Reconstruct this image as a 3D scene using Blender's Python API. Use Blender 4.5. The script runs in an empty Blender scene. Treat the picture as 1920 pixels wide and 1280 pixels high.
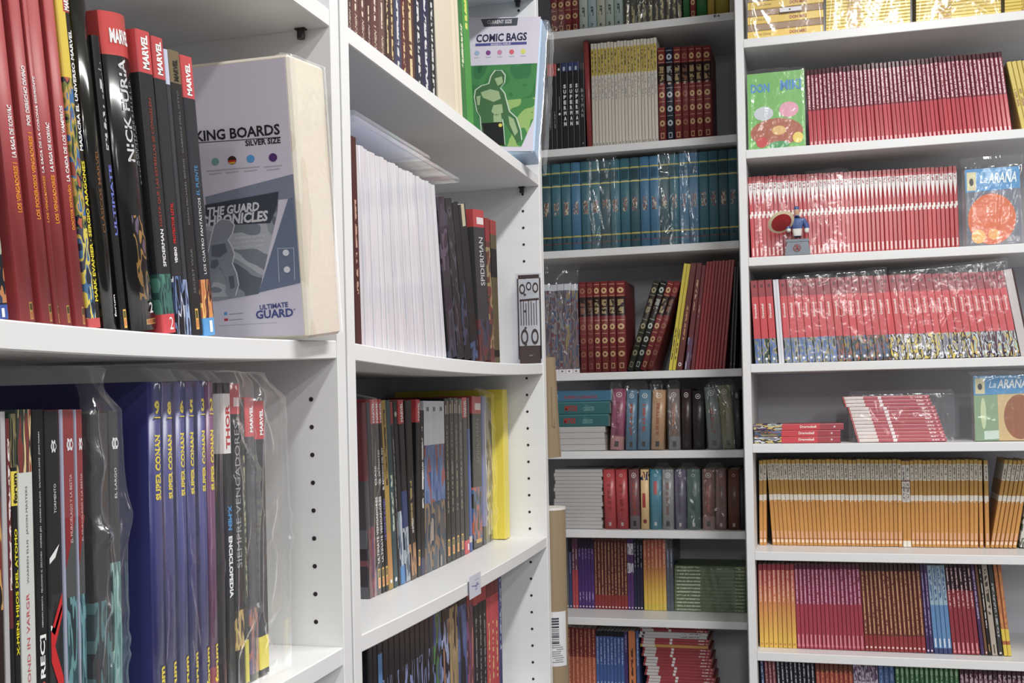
import bpy, math, random
from mathutils import Matrix, Vector, noise as mnoise

# ------------------------------------------------------------------ camera, world, lights
F, PX, PY, TH, AL, CZ = 2094.0, 960.0, 750.0, 0.022, math.radians(15.25), 1.45
sc = bpy.context.scene
COL = sc.collection
FW = Vector((-math.sin(AL), math.cos(AL), 0)); RT = Vector((math.cos(AL), math.sin(AL), 0)); UP = Vector((0, 0, 1))
cam_data = bpy.data.cameras.new('camera'); cam = bpy.data.objects.new('camera', cam_data); COL.objects.link(cam)
cx = RT * math.cos(TH) - UP * math.sin(TH); cy = RT * math.sin(TH) + UP * math.cos(TH); cz = -FW
cam.matrix_world = Matrix(((cx.x, cy.x, cz.x, 0), (cx.y, cy.y, cz.y, 0), (cx.z, cy.z, cz.z, CZ), (0, 0, 0, 1)))
cam_data.sensor_fit = 'HORIZONTAL'; cam_data.sensor_width = 36.0; cam_data.lens = 36.0 * F / 1920.0
cam_data.shift_x = (960 - PX) / 1920.0; cam_data.shift_y = (PY - 640) / 1920.0
cam_data.clip_start = 0.02; cam_data.clip_end = 50
sc.camera = cam

world = bpy.data.worlds.new('shop_ambient'); sc.world = world; world.use_nodes = True
world.node_tree.nodes['Background'].inputs[0].default_value = (0.88, 0.90, 1.0, 1)
world.node_tree.nodes['Background'].inputs[1].default_value = 0.26

def lamp(loc, sx, sy, power, color=(1, 0.985, 0.96)):
    d = bpy.data.lights.new('ceiling_tube_light', 'AREA'); d.shape = 'RECTANGLE'; d.size = sx; d.size_y = sy
    d.energy = power; d.color = color
    o = bpy.data.objects.new('ceiling_tube_light', d); COL.objects.link(o); o.location = loc
    return o
LAMPS = [(1.15, -0.95, 2.86), (0.3, 1.3, 2.86), (2.6, 0.1, 2.86), (4.2, -0.3, 2.86), (5.8, -0.3, 2.86), (0.35, -2.7, 2.86), (1.9, -2.7, 2.86), (0.35, -4.5, 2.86), (1.9, -4.5, 2.86)]  # last four, behind the viewer, are added to put glints on the film
for L_, P_ in zip(LAMPS, (18, 26, 20, 32, 30, 42, 34, 46, 38)): lamp(L_, 0.11, 1.25, P_)

vs = sc.view_settings
vs.view_transform = 'Standard'; vs.look = 'None'; vs.gamma = 1.0; vs.use_curve_mapping = False; vs.exposure = 0.42
sc.cycles.transparent_max_bounces = 16

# ------------------------------------------------------------------ photo pixel -> point on a known plane
def ray(x, y):
    dx, dy = x - PX, y - PY
    u = dx * math.cos(TH) - dy * math.sin(TH); v = dx * math.sin(TH) + dy * math.cos(TH)
    return FW * F + RT * u - UP * v
def hit_x(x, y, X0):
    d = ray(x, y); t = X0 / d.x; return t * d.y, CZ + t * d.z
def hit_y(x, y, Y0):
    d = ray(x, y); t = Y0 / d.y; return t * d.x, CZ + t * d.z

XF, YD, YC = -0.52, 2.686, 3.02      # front planes: two bookcases along the side wall, wide one and recessed corner one
class Frame:
    def __init__(self, axis, pos): self.axis, self.pos = axis, pos
    def hit(self, x, y): return hit_x(x, y, self.pos) if self.axis == 'x' else hit_y(x, y, self.pos)
    def mat(self, s, z, d=0.0):
        if self.axis == 'x': return Matrix.Translation((self.pos - d, s, z)) @ Matrix.Rotation(math.pi / 2, 4, 'Z')
        return Matrix.Translation((s, self.pos + d, z))

# ------------------------------------------------------------------ materials
def lin(c):
    if len(c) > 3: return tuple(c)
    r = []
    for v in c[:3]:
        v = v / 255.0
        r.append(v / 12.92 if v <= 0.04045 else ((v + 0.055) / 1.055) ** 2.4)
    return (r[0], r[1], r[2], 1.0)

class NB:
    def __init__(self, name):
        self.m = bpy.data.materials.new(name); self.m.use_nodes = True
        self.t = self.m.node_tree; self.bsdf = self.t.nodes['Principled BSDF']
    def node(self, typ, **kw):
        n = self.t.nodes.new(typ)
        for k, v in kw.items(): setattr(n, k, v)
        return n
    def put(self, sock, v):
        if hasattr(v, 'is_linked') or isinstance(v, bpy.types.NodeSocket): self.t.links.new(v, sock)
        else: sock.default_value = v
    def math(self, op, a, b=None):
        n = self.node('ShaderNodeMath', operation=op); self.put(n.inputs[0], a)
        if b is not None: self.put(n.inputs[1], b)
        return n.outputs[0]
    def mix(self, f, a, b):
        n = self.node('ShaderNodeMix', data_type='RGBA'); self.put(n.inputs[0], f); self.put(n.inputs[6], a); self.put(n.inputs[7], b)
        return n.outputs[2]
    def gen(self):
        tc = self.node('ShaderNodeTexCoord'); s = self.node('ShaderNodeSeparateXYZ'); self.t.links.new(tc.outputs['Generated'], s.inputs[0])
        self.x, self.y, self.z = s.outputs[0], s.outputs[1], s.outputs[2]
        oi = self.node('ShaderNodeObjectInfo'); self.rnd = oi.outputs['Random']
        return self
    def rng(self, v, a, b):
        m = None
        if a is not None and a > -0.001: m = self.math('GREATER_THAN', v, a)
        if b is not None and b < 1.001:
            k = self.math('LESS_THAN', v, b); m = k if m is None else self.math('MULTIPLY', m, k)
        return m
    def mul(self, *ms):
        r = None
        for m in ms:
            if m is None: continue
            r = m if r is None else self.math('MULTIPLY', r, m)
        return 1.0 if r is None else r
    def noise(self, fx, fz, seed=0.0, scale=1.0, detail=1.0, u=None, w=None, rough=0.5):
        c = self.node('ShaderNodeCombineXYZ')
        self.put(c.inputs[0], self.math('MULTIPLY', u or self.x, fx)); self.put(c.inputs[2], self.math('MULTIPLY', w or self.z, fz))
        self.put(c.inputs[1], self.math('ADD', self.math('MULTIPLY', self.rnd, 53.0), seed))
        n = self.node('ShaderNodeTexNoise'); n.inputs['Scale'].default_value = scale; n.inputs['Detail'].default_value = detail
        n.inputs['Roughness'].default_value = rough
        self.t.links.new(c.outputs[0], n.inputs['Vector']); return n.outputs[0]
    def ramp(self, fac, cols, lo=0.3, hi=0.7):
        n = self.node('ShaderNodeValToRGB'); cr = n.color_ramp; cr.interpolation = 'CONSTANT'
        while len(cr.elements) < len(cols): cr.elements.new(0.5)
        for i, c in enumerate(cols):
            cr.elements[i].position = 0.0 if i == 0 else lo + (hi - lo) * i / len(cols); cr.elements[i].color = lin(c)
        self.put(n.inputs[0], fac); return n.outputs[0]

SAT = 0.9
_mats = {}
def flat(name, c, rough=0.5, spec=0.5, metal=0.0):
    if name in _mats: return _mats[name]
    b = NB(name); p = b.bsdf
    p.inputs['Base Color'].default_value = lin(c); p.inputs['Roughness'].default_value = rough
    p.inputs['Specular IOR Level'].default_value = spec; p.inputs['Metallic'].default_value = metal
    _mats[name] = b.m; return b.m
def ink(c, rough=0.45):
    return flat('ink_%d_%d_%d' % tuple(c), c, rough, 0.4)

def spine(name, base, items=(), rough=0.38, spec=0.45, var=0.07, face='xz', bump=0.0):
    """printed cover: base colour and bands / marks / art / roundels laid out on the cover itself."""
    if name in _mats: return _mats[name]
    b = NB(name).gen()
    if face == 'yz': b.x = b.math('SUBTRACT', 1.0, b.y)
    col = lin(base)
    for it in items:
        k = it[0]
        if k == 'b':      # band: z0 z1 colour [x0 x1]
            x0, x1 = (it[4], it[5]) if len(it) > 4 else (None, None)
            m = b.mul(b.rng(b.z, it[1], it[2]), b.rng(b.x, x0, x1)); col = b.mix(m, col, lin(it[3]))
        elif k == 'g':    # vertical colour blend z0 z1 c0 c1
            t = b.node('ShaderNodeMapRange'); b.put(t.inputs[0], b.z); t.inputs[1].default_value = it[1]; t.inputs[2].default_value = it[2]
            col = b.mix(t.outputs[0], lin(it[3]), lin(it[4]))
        elif k == 'm':    # broken print marks: colour z0 z1 x0 x1 freq thr
            _, c, z0, z1, x0, x1, fr, th = it
            nz = b.math('GREATER_THAN', b.noise(2.3, fr, 3.1), th)
            m = b.mul(b.rng(b.z, z0, z1), b.rng(b.x, x0, x1), nz); col = b.mix(m, col, lin(c))
        elif k == 'a':    # picture patches: z0 z1 palette sx sz [x0 x1]
            _, z0, z1, pal, sx, sz = it[:6]; x0, x1 = (it[6], it[7]) if len(it) > 6 else (None, None)
            r = b.ramp(b.noise(sx, sz * 0.75, 7.7, detail=1.2, rough=0.5), pal)
            m = b.mul(b.rng(b.z, z0, z1), b.rng(b.x, x0, x1)); col = b.mix(m, col, r)
        elif k == 'c':    # roundel: colour xc zc radius(of height) aspect(w/h) [inner]
            _, c, xc, zc, r, asp = it[:6]; inner = it[6] if len(it) > 6 else 0.0
            dx = b.math('MULTIPLY', b.math('SUBTRACT', b.x, xc), asp); dz = b.math('SUBTRACT', b.z, zc)
            d = b.math('SQRT', b.math('ADD', b.math('MULTIPLY', dx, dx), b.math('MULTIPLY', dz, dz)))
            m = b.math('LESS_THAN', d, r)
            if inner: m = b.math('MULTIPLY', m, b.math('GREATER_THAN', d, inner))
            col = b.mix(m, col, lin(c))
        elif k == 'w':    # wedge: colour, z0, slope, z1  (points down)
            _, c, z0, sl, z1 = it
            lim = b.math('ADD', b.math('MULTIPLY', b.math('ABSOLUTE', b.math('SUBTRACT', b.x, 0.5)), sl), z0)
            m = b.mul(b.math('GREATER_THAN', b.z, lim), b.rng(b.z, None, z1)); col = b.mix(m, col, lin(c))
    if True:
        h = b.node('ShaderNodeHueSaturation'); b.put(h.inputs['Color'], col)
        h.inputs['Saturation'].default_value = SAT; b.put(h.inputs['Value'], b.math('ADD', b.math('MULTIPLY', b.rnd, 2 * var), 1 - var)); col = h.outputs[0]
    b.put(b.bsdf.inputs['Base Color'], col)
    b.bsdf.inputs['Roughness'].default_value = rough; b.bsdf.inputs['Specular IOR Level'].default_value = spec
    _mats[name] = b.m; return b.m

def melamine():
    b = NB('white_melamine').gen()
    n = b.noise(180.0, 180.0, detail=2.0); col = b.mix(n, lin((226, 227, 228)), lin((232, 233, 234)))
    b.put(b.bsdf.inputs['Base Color'], col); b.bsdf.inputs['Roughness'].default_value = 0.36; b.bsdf.inputs['Specular IOR Level'].default_value = 0.4
    return b.m
WHITE = melamine()
BACKM = flat('grey_white_hardboard', (205, 205, 212), 0.6)
def pages_mat(name, c):
    if name in _mats: return _mats[name]
    b = NB(name).gen()
    col = b.mix(b.noise(90.0, 3.0, detail=2.0), lin(c), lin(tuple(int(v * 0.86) for v in c)))
    b.put(b.bsdf.inputs['Base Color'], col); b.bsdf.inputs['Roughness'].default_value = 0.75
    _mats[name] = b.m; return b.m
PAGES = pages_mat('paper_page_edges', (214, 208, 194)); 

def film_material():
    m = bpy.data.materials.new('clear_plastic_film'); m.use_nodes = True; t = m.node_tree; t.nodes.clear()
    out = t.nodes.new('ShaderNodeOutputMaterial'); tr = t.nodes.new('ShaderNodeBsdfTransparent'); gl = t.nodes.new('ShaderNodeBsdfGlossy')
    df = t.nodes.new('ShaderNodeBsdfDiffuse'); mx = t.nodes.new('ShaderNodeMixShader'); mx2 = t.nodes.new('ShaderNodeMixShader')
    fr = t.nodes.new('ShaderNodeFresnel'); bp = t.nodes.new('ShaderNodeBump'); nz = t.nodes.new('ShaderNodeTexNoise'); tc = t.nodes.new('ShaderNodeTexCoord')
    t.links.new(tc.outputs['Object'], nz.inputs['Vector']); nz.inputs['Scale'].default_value = 38; nz.inputs['Detail'].default_value = 2; nz.inputs['Roughness'].default_value = 0.55
    t.links.new(nz.outputs[0], bp.inputs['Height']); bp.inputs['Strength'].default_value = 0.2; bp.inputs['Distance'].default_value = 0.01
    t.links.new(bp.outputs[0], gl.inputs['Normal']); fr.inputs['IOR'].default_value = 1.5
    tr.inputs[0].default_value = (0.985, 0.987, 0.99, 1); gl.inputs['Roughness'].default_value = 0.17; gl.inputs[0].default_value = (1, 1, 1, 1)
    df.inputs[0].default_value = (0.8, 0.82, 0.85, 1)
    mx2.inputs[0].default_value = 0.02; t.links.new(tr.outputs[0], mx2.inputs[1]); t.links.new(df.outputs[0], mx2.inputs[2])
    ad = t.nodes.new('ShaderNodeMath'); ad.operation = 'MULTIPLY_ADD'; t.links.new(fr.outputs[0], ad.inputs[0]); ad.inputs[1].default_value = 1.2; ad.inputs[2].default_value = 0.012
    mn = t.nodes.new('ShaderNodeMath'); mn.operation = 'MINIMUM'; t.links.new(ad.outputs[0], mn.inputs[0]); mn.inputs[1].default_value = 0.3
    t.links.new(mn.outputs[0], gl.inputs[0]); t.nodes.remove(mx); sm = t.nodes.new('ShaderNodeAddShader')
    t.links.new(mx2.outputs[0], sm.inputs[0]); t.links.new(gl.outputs[0], sm.inputs[1]); t.links.new(sm.outputs[0], out.inputs['Surface'])
    return m
FILM = film_material()
def acrylic_material():
    m = FILM.copy(); m.name = 'clear_acrylic'
    for n in m.node_tree.nodes:
        if n.type == 'BUMP': n.inputs['Strength'].default_value = 0.02
        if n.type == 'BSDF_TRANSPARENT': n.inputs[0].default_value = (0.86, 0.87, 0.9, 1)
        if n.type == 'BSDF_GLOSSY': n.inputs['Roughness'].default_value = 0.06
        if n.type == 'MIX_SHADER' and not n.inputs[0].is_linked: n.inputs[0].default_value = 0.05
    return m
ACRYL = acrylic_material()

# ------------------------------------------------------------------ mesh helpers
class MB:
    def __init__(self): self.v, self.f, self.mi = [], [], []
    def box(self, x0, x1, y0, y1, z0, z1, mi=0):
        n = len(self.v)
        self.v += [(x0, y0, z0), (x1, y0, z0), (x1, y1, z0), (x0, y1, z0), (x0, y0, z1), (x1, y0, z1), (x1, y1, z1), (x0, y1, z1)]
        for q in ((0, 3, 2, 1), (4, 5, 6, 7), (0, 1, 5, 4), (1, 2, 6, 5), (2, 3, 7, 6), (3, 0, 4, 7)):
            self.f.append(tuple(n + i for i in q)); self.mi.append(mi)
        return self
    def bevel_box(self, x0, x1, y0, y1, z0, z1, b=0.001):
        """box with chamfered edges"""
        n = len(self.v); c = [(x0, x1), (y0, y1), (z0, z1)]; idx = {}
        for sx in (0, 1):
            for sy in (0, 1):
                for sz in (0, 1):
                    for ax in (0, 1, 2):
                        p = [c[0][sx], c[1][sy], c[2][sz]]
                        for a, s in ((0, sx), (1, sy), (2, sz)):
                            if a != ax: p[a] += b if s == 0 else -b
                        idx[(sx, sy, sz, ax)] = len(self.v); self.v.append(tuple(p))
        ctr = Vector(((x0 + x1) / 2, (y0 + y1) / 2, (z0 + z1) / 2))
        def add(fc):
            p = [Vector(self.v[i]) for i in fc]; nn = (p[1] - p[0]).cross(p[2] - p[0]); m = sum(p, Vector()) / len(p)
            if nn.dot(m - ctr) < 0: fc = fc[::-1]
            self.f.append(tuple(fc)); self.mi.append(0)
        for ax in range(3):
            o = [a for a in range(3) if a != ax]
            for s in (0, 1):
                q = []
                for (p0, p1) in ((0, 0), (1, 0), (1, 1), (0, 1)):
                    k = [0, 0, 0]; k[ax] = s; k[o[0]] = p0; k[o[1]] = p1; q.append(idx[(*k, ax)])
                add(q)
            for (p0, p1) in ((0, 0), (1, 0), (1, 1), (0, 1)):
                k0 = [0, 0, 0]; k0[ax] = 0; k0[o[0]] = p0; k0[o[1]] = p1; k1 = list(k0); k1[ax] = 1
                add([idx[(*k0, o[0])], idx[(*k1, o[0])], idx[(*k1, o[1])], idx[(*k0, o[1])]])
        for sx in (0, 1):
            for sy in (0, 1):
                for sz in (0, 1): add([idx[(sx, sy, sz, a)] for a in range(3)])
        return self
    def poly(self, pts, mi=0):
        n = len(self.v); self.v += [tuple(p) for p in pts]; self.f.append(tuple(range(n, n + len(pts)))); self.mi.append(mi); return self
    def grid(self, fn, nu, nv, mi=0, flip=False):
        n = len(self.v)
        for j in range(nv + 1):
            for i in range(nu + 1): self.v.append(tuple(fn(i / nu, j / nv)))
        for j in range(nv):
            for i in range(nu):
                a = n + j * (nu + 1) + i; q = (a, a + 1, a + nu + 2, a + nu + 1)
                self.f.append(q[::-1] if flip else q); self.mi.append(mi)
        return self
    def lathe(self, prof, seg=24, c=(0, 0), mi=0):
        n = len(self.v)
        for r, z in prof:
            for i in range(seg):
                a = 2 * math.pi * i / seg; self.v.append((c[0] + r * math.cos(a), c[1] + r * math.sin(a), z))
        for j in range(len(prof) - 1):
            for i in range(seg):
                k = (i + 1) % seg; self.f.append((n + j * seg + i, n + j * seg + k, n + (j + 1) * seg + k, n + (j + 1) * seg + i)); self.mi.append(mi)
        for j, rev in ((0, True), (len(prof) - 1, False)):
            if prof[j][0] > 1e-6:
                q = [n + j * seg + i for i in range(seg)]; self.f.append(tuple(q[::-1] if rev else q)); self.mi.append(mi)
        return self
    def mesh(self, name, mats, smooth=False):
        me = bpy.data.meshes.new(name); me.from_pydata(self.v, [], self.f)
        for m in (mats if isinstance(mats, (list, tuple)) else [mats]): me.materials.append(m)
        if any(self.mi): me.polygons.foreach_set('material_index', self.mi)
        if smooth: me.polygons.foreach_set('use_smooth', [True] * len(me.polygons))
        me.update(); return me

def link(name, me, parent=None, mat=None):
    o = bpy.data.objects.new(name, me); COL.objects.link(o)
    if parent is not None: o.parent = parent
    if mat is not None: o.matrix_world = mat
    return o
USED = {}
def tag(o, label, cat, group=None, kind=None):
    if label: o['label'] = label; USED.setdefault(label.lower(), []).append(o.name)
    if cat: o['category'] = cat
    if group: o['group'] = group
    if kind: o['kind'] = kind
    return o
def empty(name, mat):
    o = bpy.data.objects.new(name, None); o.empty_display_size = 0.05; COL.objects.link(o); o.matrix_world = mat; return o

# ------------------------------------------------------------------ printed lettering (made in one pass at the end)
PENDING = []
def text(parent, body, frame2d, color, bold=0.02, shear=0.0, name='lettering', bend=None):
    """frame2d = (origin, along, across) local vectors: text is stretched to fill |along| x |across|."""
    PENDING.append((parent, body, frame2d, color, bold, shear, name, bend))
_tcache = {}
def flush_text():
    keys = {}
    for p in PENDING:
        k = (p[1], p[4], p[5])
        if k not in keys:
            c = bpy.data.curves.new('t', 'FONT'); c.body = p[1]; c.size = 1; c.offset = p[4]; c.shear = p[5]; c.resolution_u = 2
            o = bpy.data.objects.new('t', c); COL.objects.link(o); keys[k] = o
    dg = bpy.context.evaluated_depsgraph_get(); dg.update()
    geo = {}
    for k, o in keys.items():
        me = bpy.data.meshes.new_from_object(o.evaluated_get(dg))
        vs_ = [v.co.copy() for v in me.vertices]; fs = [tuple(p.vertices) for p in me.polygons]
        x0 = min(v.x for v in vs_); x1 = max(v.x for v in vs_); y0 = min(v.y for v in vs_); y1 = max(v.y for v in vs_)
        geo[k] = ([((v.x - x0) / (x1 - x0), (v.y - y0) / max(y1 - y0, 1e-6)) for v in vs_], fs)
        bpy.data.meshes.remove(me)
    for o in keys.values():
        c = o.data; bpy.data.objects.remove(o); bpy.data.curves.remove(c)
    cache = {}
    for parent, body, (o0, a, c), color, bold, shear, name, bend in PENDING:
        ck = (body, bold, shear, tuple(round(q, 5) for q in (*o0, *a, *c)), tuple(color), bend)
        me = cache.get(ck)
        if me is None:
            pts, fs = geo[(body, bold, shear)]; o0v, av, cv = Vector(o0), Vector(a), Vector(c)
            P = [o0v + av * u + cv * w for u, w in pts]
            if bend:
                for q in P: q.y += bend[1] * (2 * q.x / bend[0] - 1) ** 2
            me = bpy.data.meshes.new('lettering'); me.from_pydata([tuple(q) for q in P], [], fs)
            me.materials.append(ink(color)); me.update(); cache[ck] = me
        ob = bpy.data.objects.new(name, me); COL.objects.link(ob); ob.parent = parent

# ------------------------------------------------------------------ books
_meshes = {}
def book_mesh(w, h, d, mat, hard=False, page=True):
    key = (round(w, 4), round(h, 4), round(d, 3), mat.name, hard)
    if key in _meshes: return _meshes[key]
    t = min(0.0022 if hard else 0.0007, w * 0.2); prof = []
    n = 10
    if hard:
        bl = min(0.006, w * 0.16)
        outer = [(0, d)] + [(w * i / n, bl * (2 * i / n - 1) ** 2) for i in range(n + 1)] + [(w, d)]
    else:
        r = min(0.0016, w * 0.22)
        outer = [(0, d), (0, r), (r * 0.3, r * 0.3), (r, 0), (w - r, 0), (w - r * 0.3, r * 0.3), (w, r), (w, d)]
    inner = [(t if x < w * 0.5 else w - t, y) if (y >= d) else (min(max(x, t), w - t), y + t) for x, y in outer]
    prof = outer; k = len(outer); V = []
    for z in (0, h):
        V += [(x, y, z) for x, y in outer] + [(x, y, z) for x, y in inner]
    Fc = []
    for i in range(k - 1):
        Fc.append((i, i + 1, 2 * k + i + 1, 2 * k + i))
        Fc.append((k + i + 1, k + i, 3 * k + i, 3 * k + i + 1))
        Fc.append((i + 1, i, k + i, k + i + 1)); Fc.append((2 * k + i, 2 * k + i + 1, 3 * k + i + 1, 3 * k + i))
    Fc.append((0, 2 * k, 3 * k, k)); Fc.append((k - 1, 2 * k - 1, 4 * k - 1, 3 * k - 1))
    me = bpy.data.meshes.new('book_cover'); me.from_pydata(V, [], Fc); me.materials.append(mat); me.update()
    if hard:
        for pl_ in me.polygons:
            pl_.use_smooth = abs(pl_.normal.z) < 0.5 and pl_.normal.y < -0.05 and pl_.center.y < 0.006
    i = 0.003 if hard else 0.0006
    pm = MB().box(t, w - t, t + (0.004 if hard else 0.0008), d - i, i, h - i).mesh('page_block', PAGES)
    _meshes[key] = (me, pm); return _meshes[key]

def ordn(i):
    return '%d%s' % (i, 'th' if 10 <= i % 100 <= 20 else {1: 'st', 2: 'nd', 3: 'rd'}.get(i % 10, 'th'))

class Row:
    """one shelf of books; photo pixels place each spine on the plane of the spines."""
    def __init__(self, frame, zsh, yb, place, depth=0.17):
        self.f, self.zsh, self.yb, self.place, self.depth = frame, zsh, yb, place, depth
        (self.xa, self.ya), (self.xb, self.yb_) = yb; self.prev = None
    def bot(self, x): return self.ya + (self.yb_ - self.ya) * (x - self.xa) / (self.xb - self.xa)
    def edge(self, x, yt, dx):
        y0 = self.bot(x)
        if dx is None: dx = -0.022 * (y0 - yt)
        sb, zb = self.f.hit(x, y0); st, zt = self.f.hit(x + dx, yt)
        k = (st - sb) / (zt - zb); z = self.zsh(sb) if callable(self.zsh) else self.zsh
        s = sb + k * (z - zb); lean = math.atan(k)
        return s, z, lean, (zt - z) / math.cos(lean)
    def add(self, n, xl, xr, yl, yr=None, dl=None, dr=None, mat=None, name='paperback', desc=None, label=None, cat='book', group=None,
            hard=False, depth=None, titles=(), jit=0.0, back=0.0, pages=True, gap=0.012, H=None):
        yr = yl if yr is None else yr
        dr = dl if dr is None else dr
        a = self.edge(xl, yl, dl); b = self.edge(xr, yr, dr); d = depth or self.depth; out = []
        if H: a = (*a[:3], H); b = (*b[:3], H)
        hm = (a[3] + b[3]) / 2; leanm = (a[2] + b[2]) / 2
        wb = b[0] - a[0]; wt_ = wb + b[3] * math.sin(b[2]) - a[3] * math.sin(a[2])
        w = min(wb, max(wt_, wb * 0.6)) / n * math.cos(leanm) * (1 - gap)
        me, pm = book_mesh(w, hm, d, mat, hard)
        rnd = random.Random(int(xl * 7 + yl))
        for i in range(n):
            t = (i + 0.5) / n
            s = a[0] + (b[0] - a[0]) * i / n; lean = a[2] + (b[2] - a[2]) * t; h = a[3] + (b[3] - a[3]) * t
            if self.prev and s > self.prev[3] - 1e-4:   # keep clear of the book just placed, top and bottom
                ps, pl, ph, _ = self.prev
                if s < ps + 0.0002: s = ps + 0.0002
                zt = min(ph * math.cos(pl), h * math.cos(lean)); lim = ps + 0.0003 + math.tan(pl) * zt
                if s + math.tan(lean) * zt < lim: lean = math.atan((lim - s) / zt)
            self.prev = (s + w / math.cos(lean), lean, h, s)
            z = max(self.zsh(s), self.zsh(s + w)) if callable(self.zsh) else self.zsh
            if lean > 0: z += w * math.sin(lean)
            jd = rnd.uniform(0, 1) * jit + back
            o = link(name, me, None, self.f.mat(s, z + (0.0008 if callable(self.zsh) else 0.0003), jd) @ Matrix.Rotation(lean, 4, 'Y') @ Matrix.Diagonal((1, 1, h / hm * (1 + (rnd.uniform(-0.004, 0.004) if n > 1 else 0)), 1)))
            if n == 1: lab = label or desc
            else:
                j = i + 1; side = 'left'
                if j > n - j + 1: j = n - j + 1; side = 'right'
                lab = '%s, %s from %s, %s' % (desc, ordn(j), side, self.place)
            tag(o, lab, cat, group or (('%s on %s' % (desc, self.place)) if n > 1 else None))
            if pages: link('page_block', pm, o)
            for T in titles: self.title(o, w, hm, hard, i, *T)
            out.append(o)
        return out
    def title(self, o, w, h, hard, i, body, z0, z1, color, x0=0.2, x1=0.8, way='up', bold=0.02, shear=0.0):
        if callable(body): body = body(i)
        if body is None: return
        e = -0.0003
        bd = (w, min(0.006, w * 0.16)) if hard else None
        if way == 'up': fr = ((x1 * w, e, z0 * h), (0, 0, (z1 - z0) * h), (-(x1 - x0) * w, 0, 0))
        elif way == 'down': fr = ((x0 * w, e, z1 * h), (0, 0, -(z1 - z0) * h), ((x1 - x0) * w, 0, 0))
        else: fr = ((x0 * w, e, z0 * h), ((x1 - x0) * w, 0, 0), (0, 0, (z1 - z0) * h))
        if way == 'stack':
            n = len(body); dz = (z1 - z0) / n
            for q, ch in enumerate(body):
                if ch == ' ': continue
                text(o, ch, ((x0 * w, e, (z1 - (q + 0.86) * dz) * h), ((x1 - x0) * w, 0, 0), (0, 0, dz * 0.74 * h)), color, bold, shear, bend=bd)
            return
        text(o, body, fr, color, bold, shear, bend=bd)
def pile(frame, zsh, vols, place, depth=0.115, cat='book'):
    """vols: bottom to top: (xl, xr, ytop, ybottom, mat, name, label, group, titles, hard)"""
    out = []; z = zsh
    for (xl, xr, yt, yb, mat, name, label, group, titles, back) in vols:
        s0, za = frame.hit(xl, yb); s1, zb = frame.hit(xr, yb); _, zt = frame.hit(xl, yt)
        th = zt - za; L = s1 - s0
        me, pm = book_mesh(th * 0.985, L, depth, mat, False)
        # spine lies along the shelf: book-local z runs to the far end, thickness upward
        M = frame.mat(s1 if back == 'flip' else s0, z, 0.0)
        R = Matrix(((0, 0, 1, 0), (0, 1, 0, 0), (1, 0, 0, 0), (0, 0, 0, 1)))
        R = Matrix(((0, 0, 1, 0), (0, 1, 0, 0), (-1, 0, 0, th * 0.985), (0, 0, 0, 1)))
        o = link(name, me, None, frame.mat(s0, z + 0.0002) @ R)
        tag(o, label, cat, group); link('page_block', pm, o)
        for (body, a0, a1, color, x0, x1, bold, shear) in titles:
            w, h, e = th * 0.985, L, -0.0003
            text(o, body, ((x1 * w, e, a0 * h), (0, 0, (a1 - a0) * h), (-(x1 - x0) * w, 0, 0)), color, bold, shear)
        z += th; out.append(o)
    return out

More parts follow.
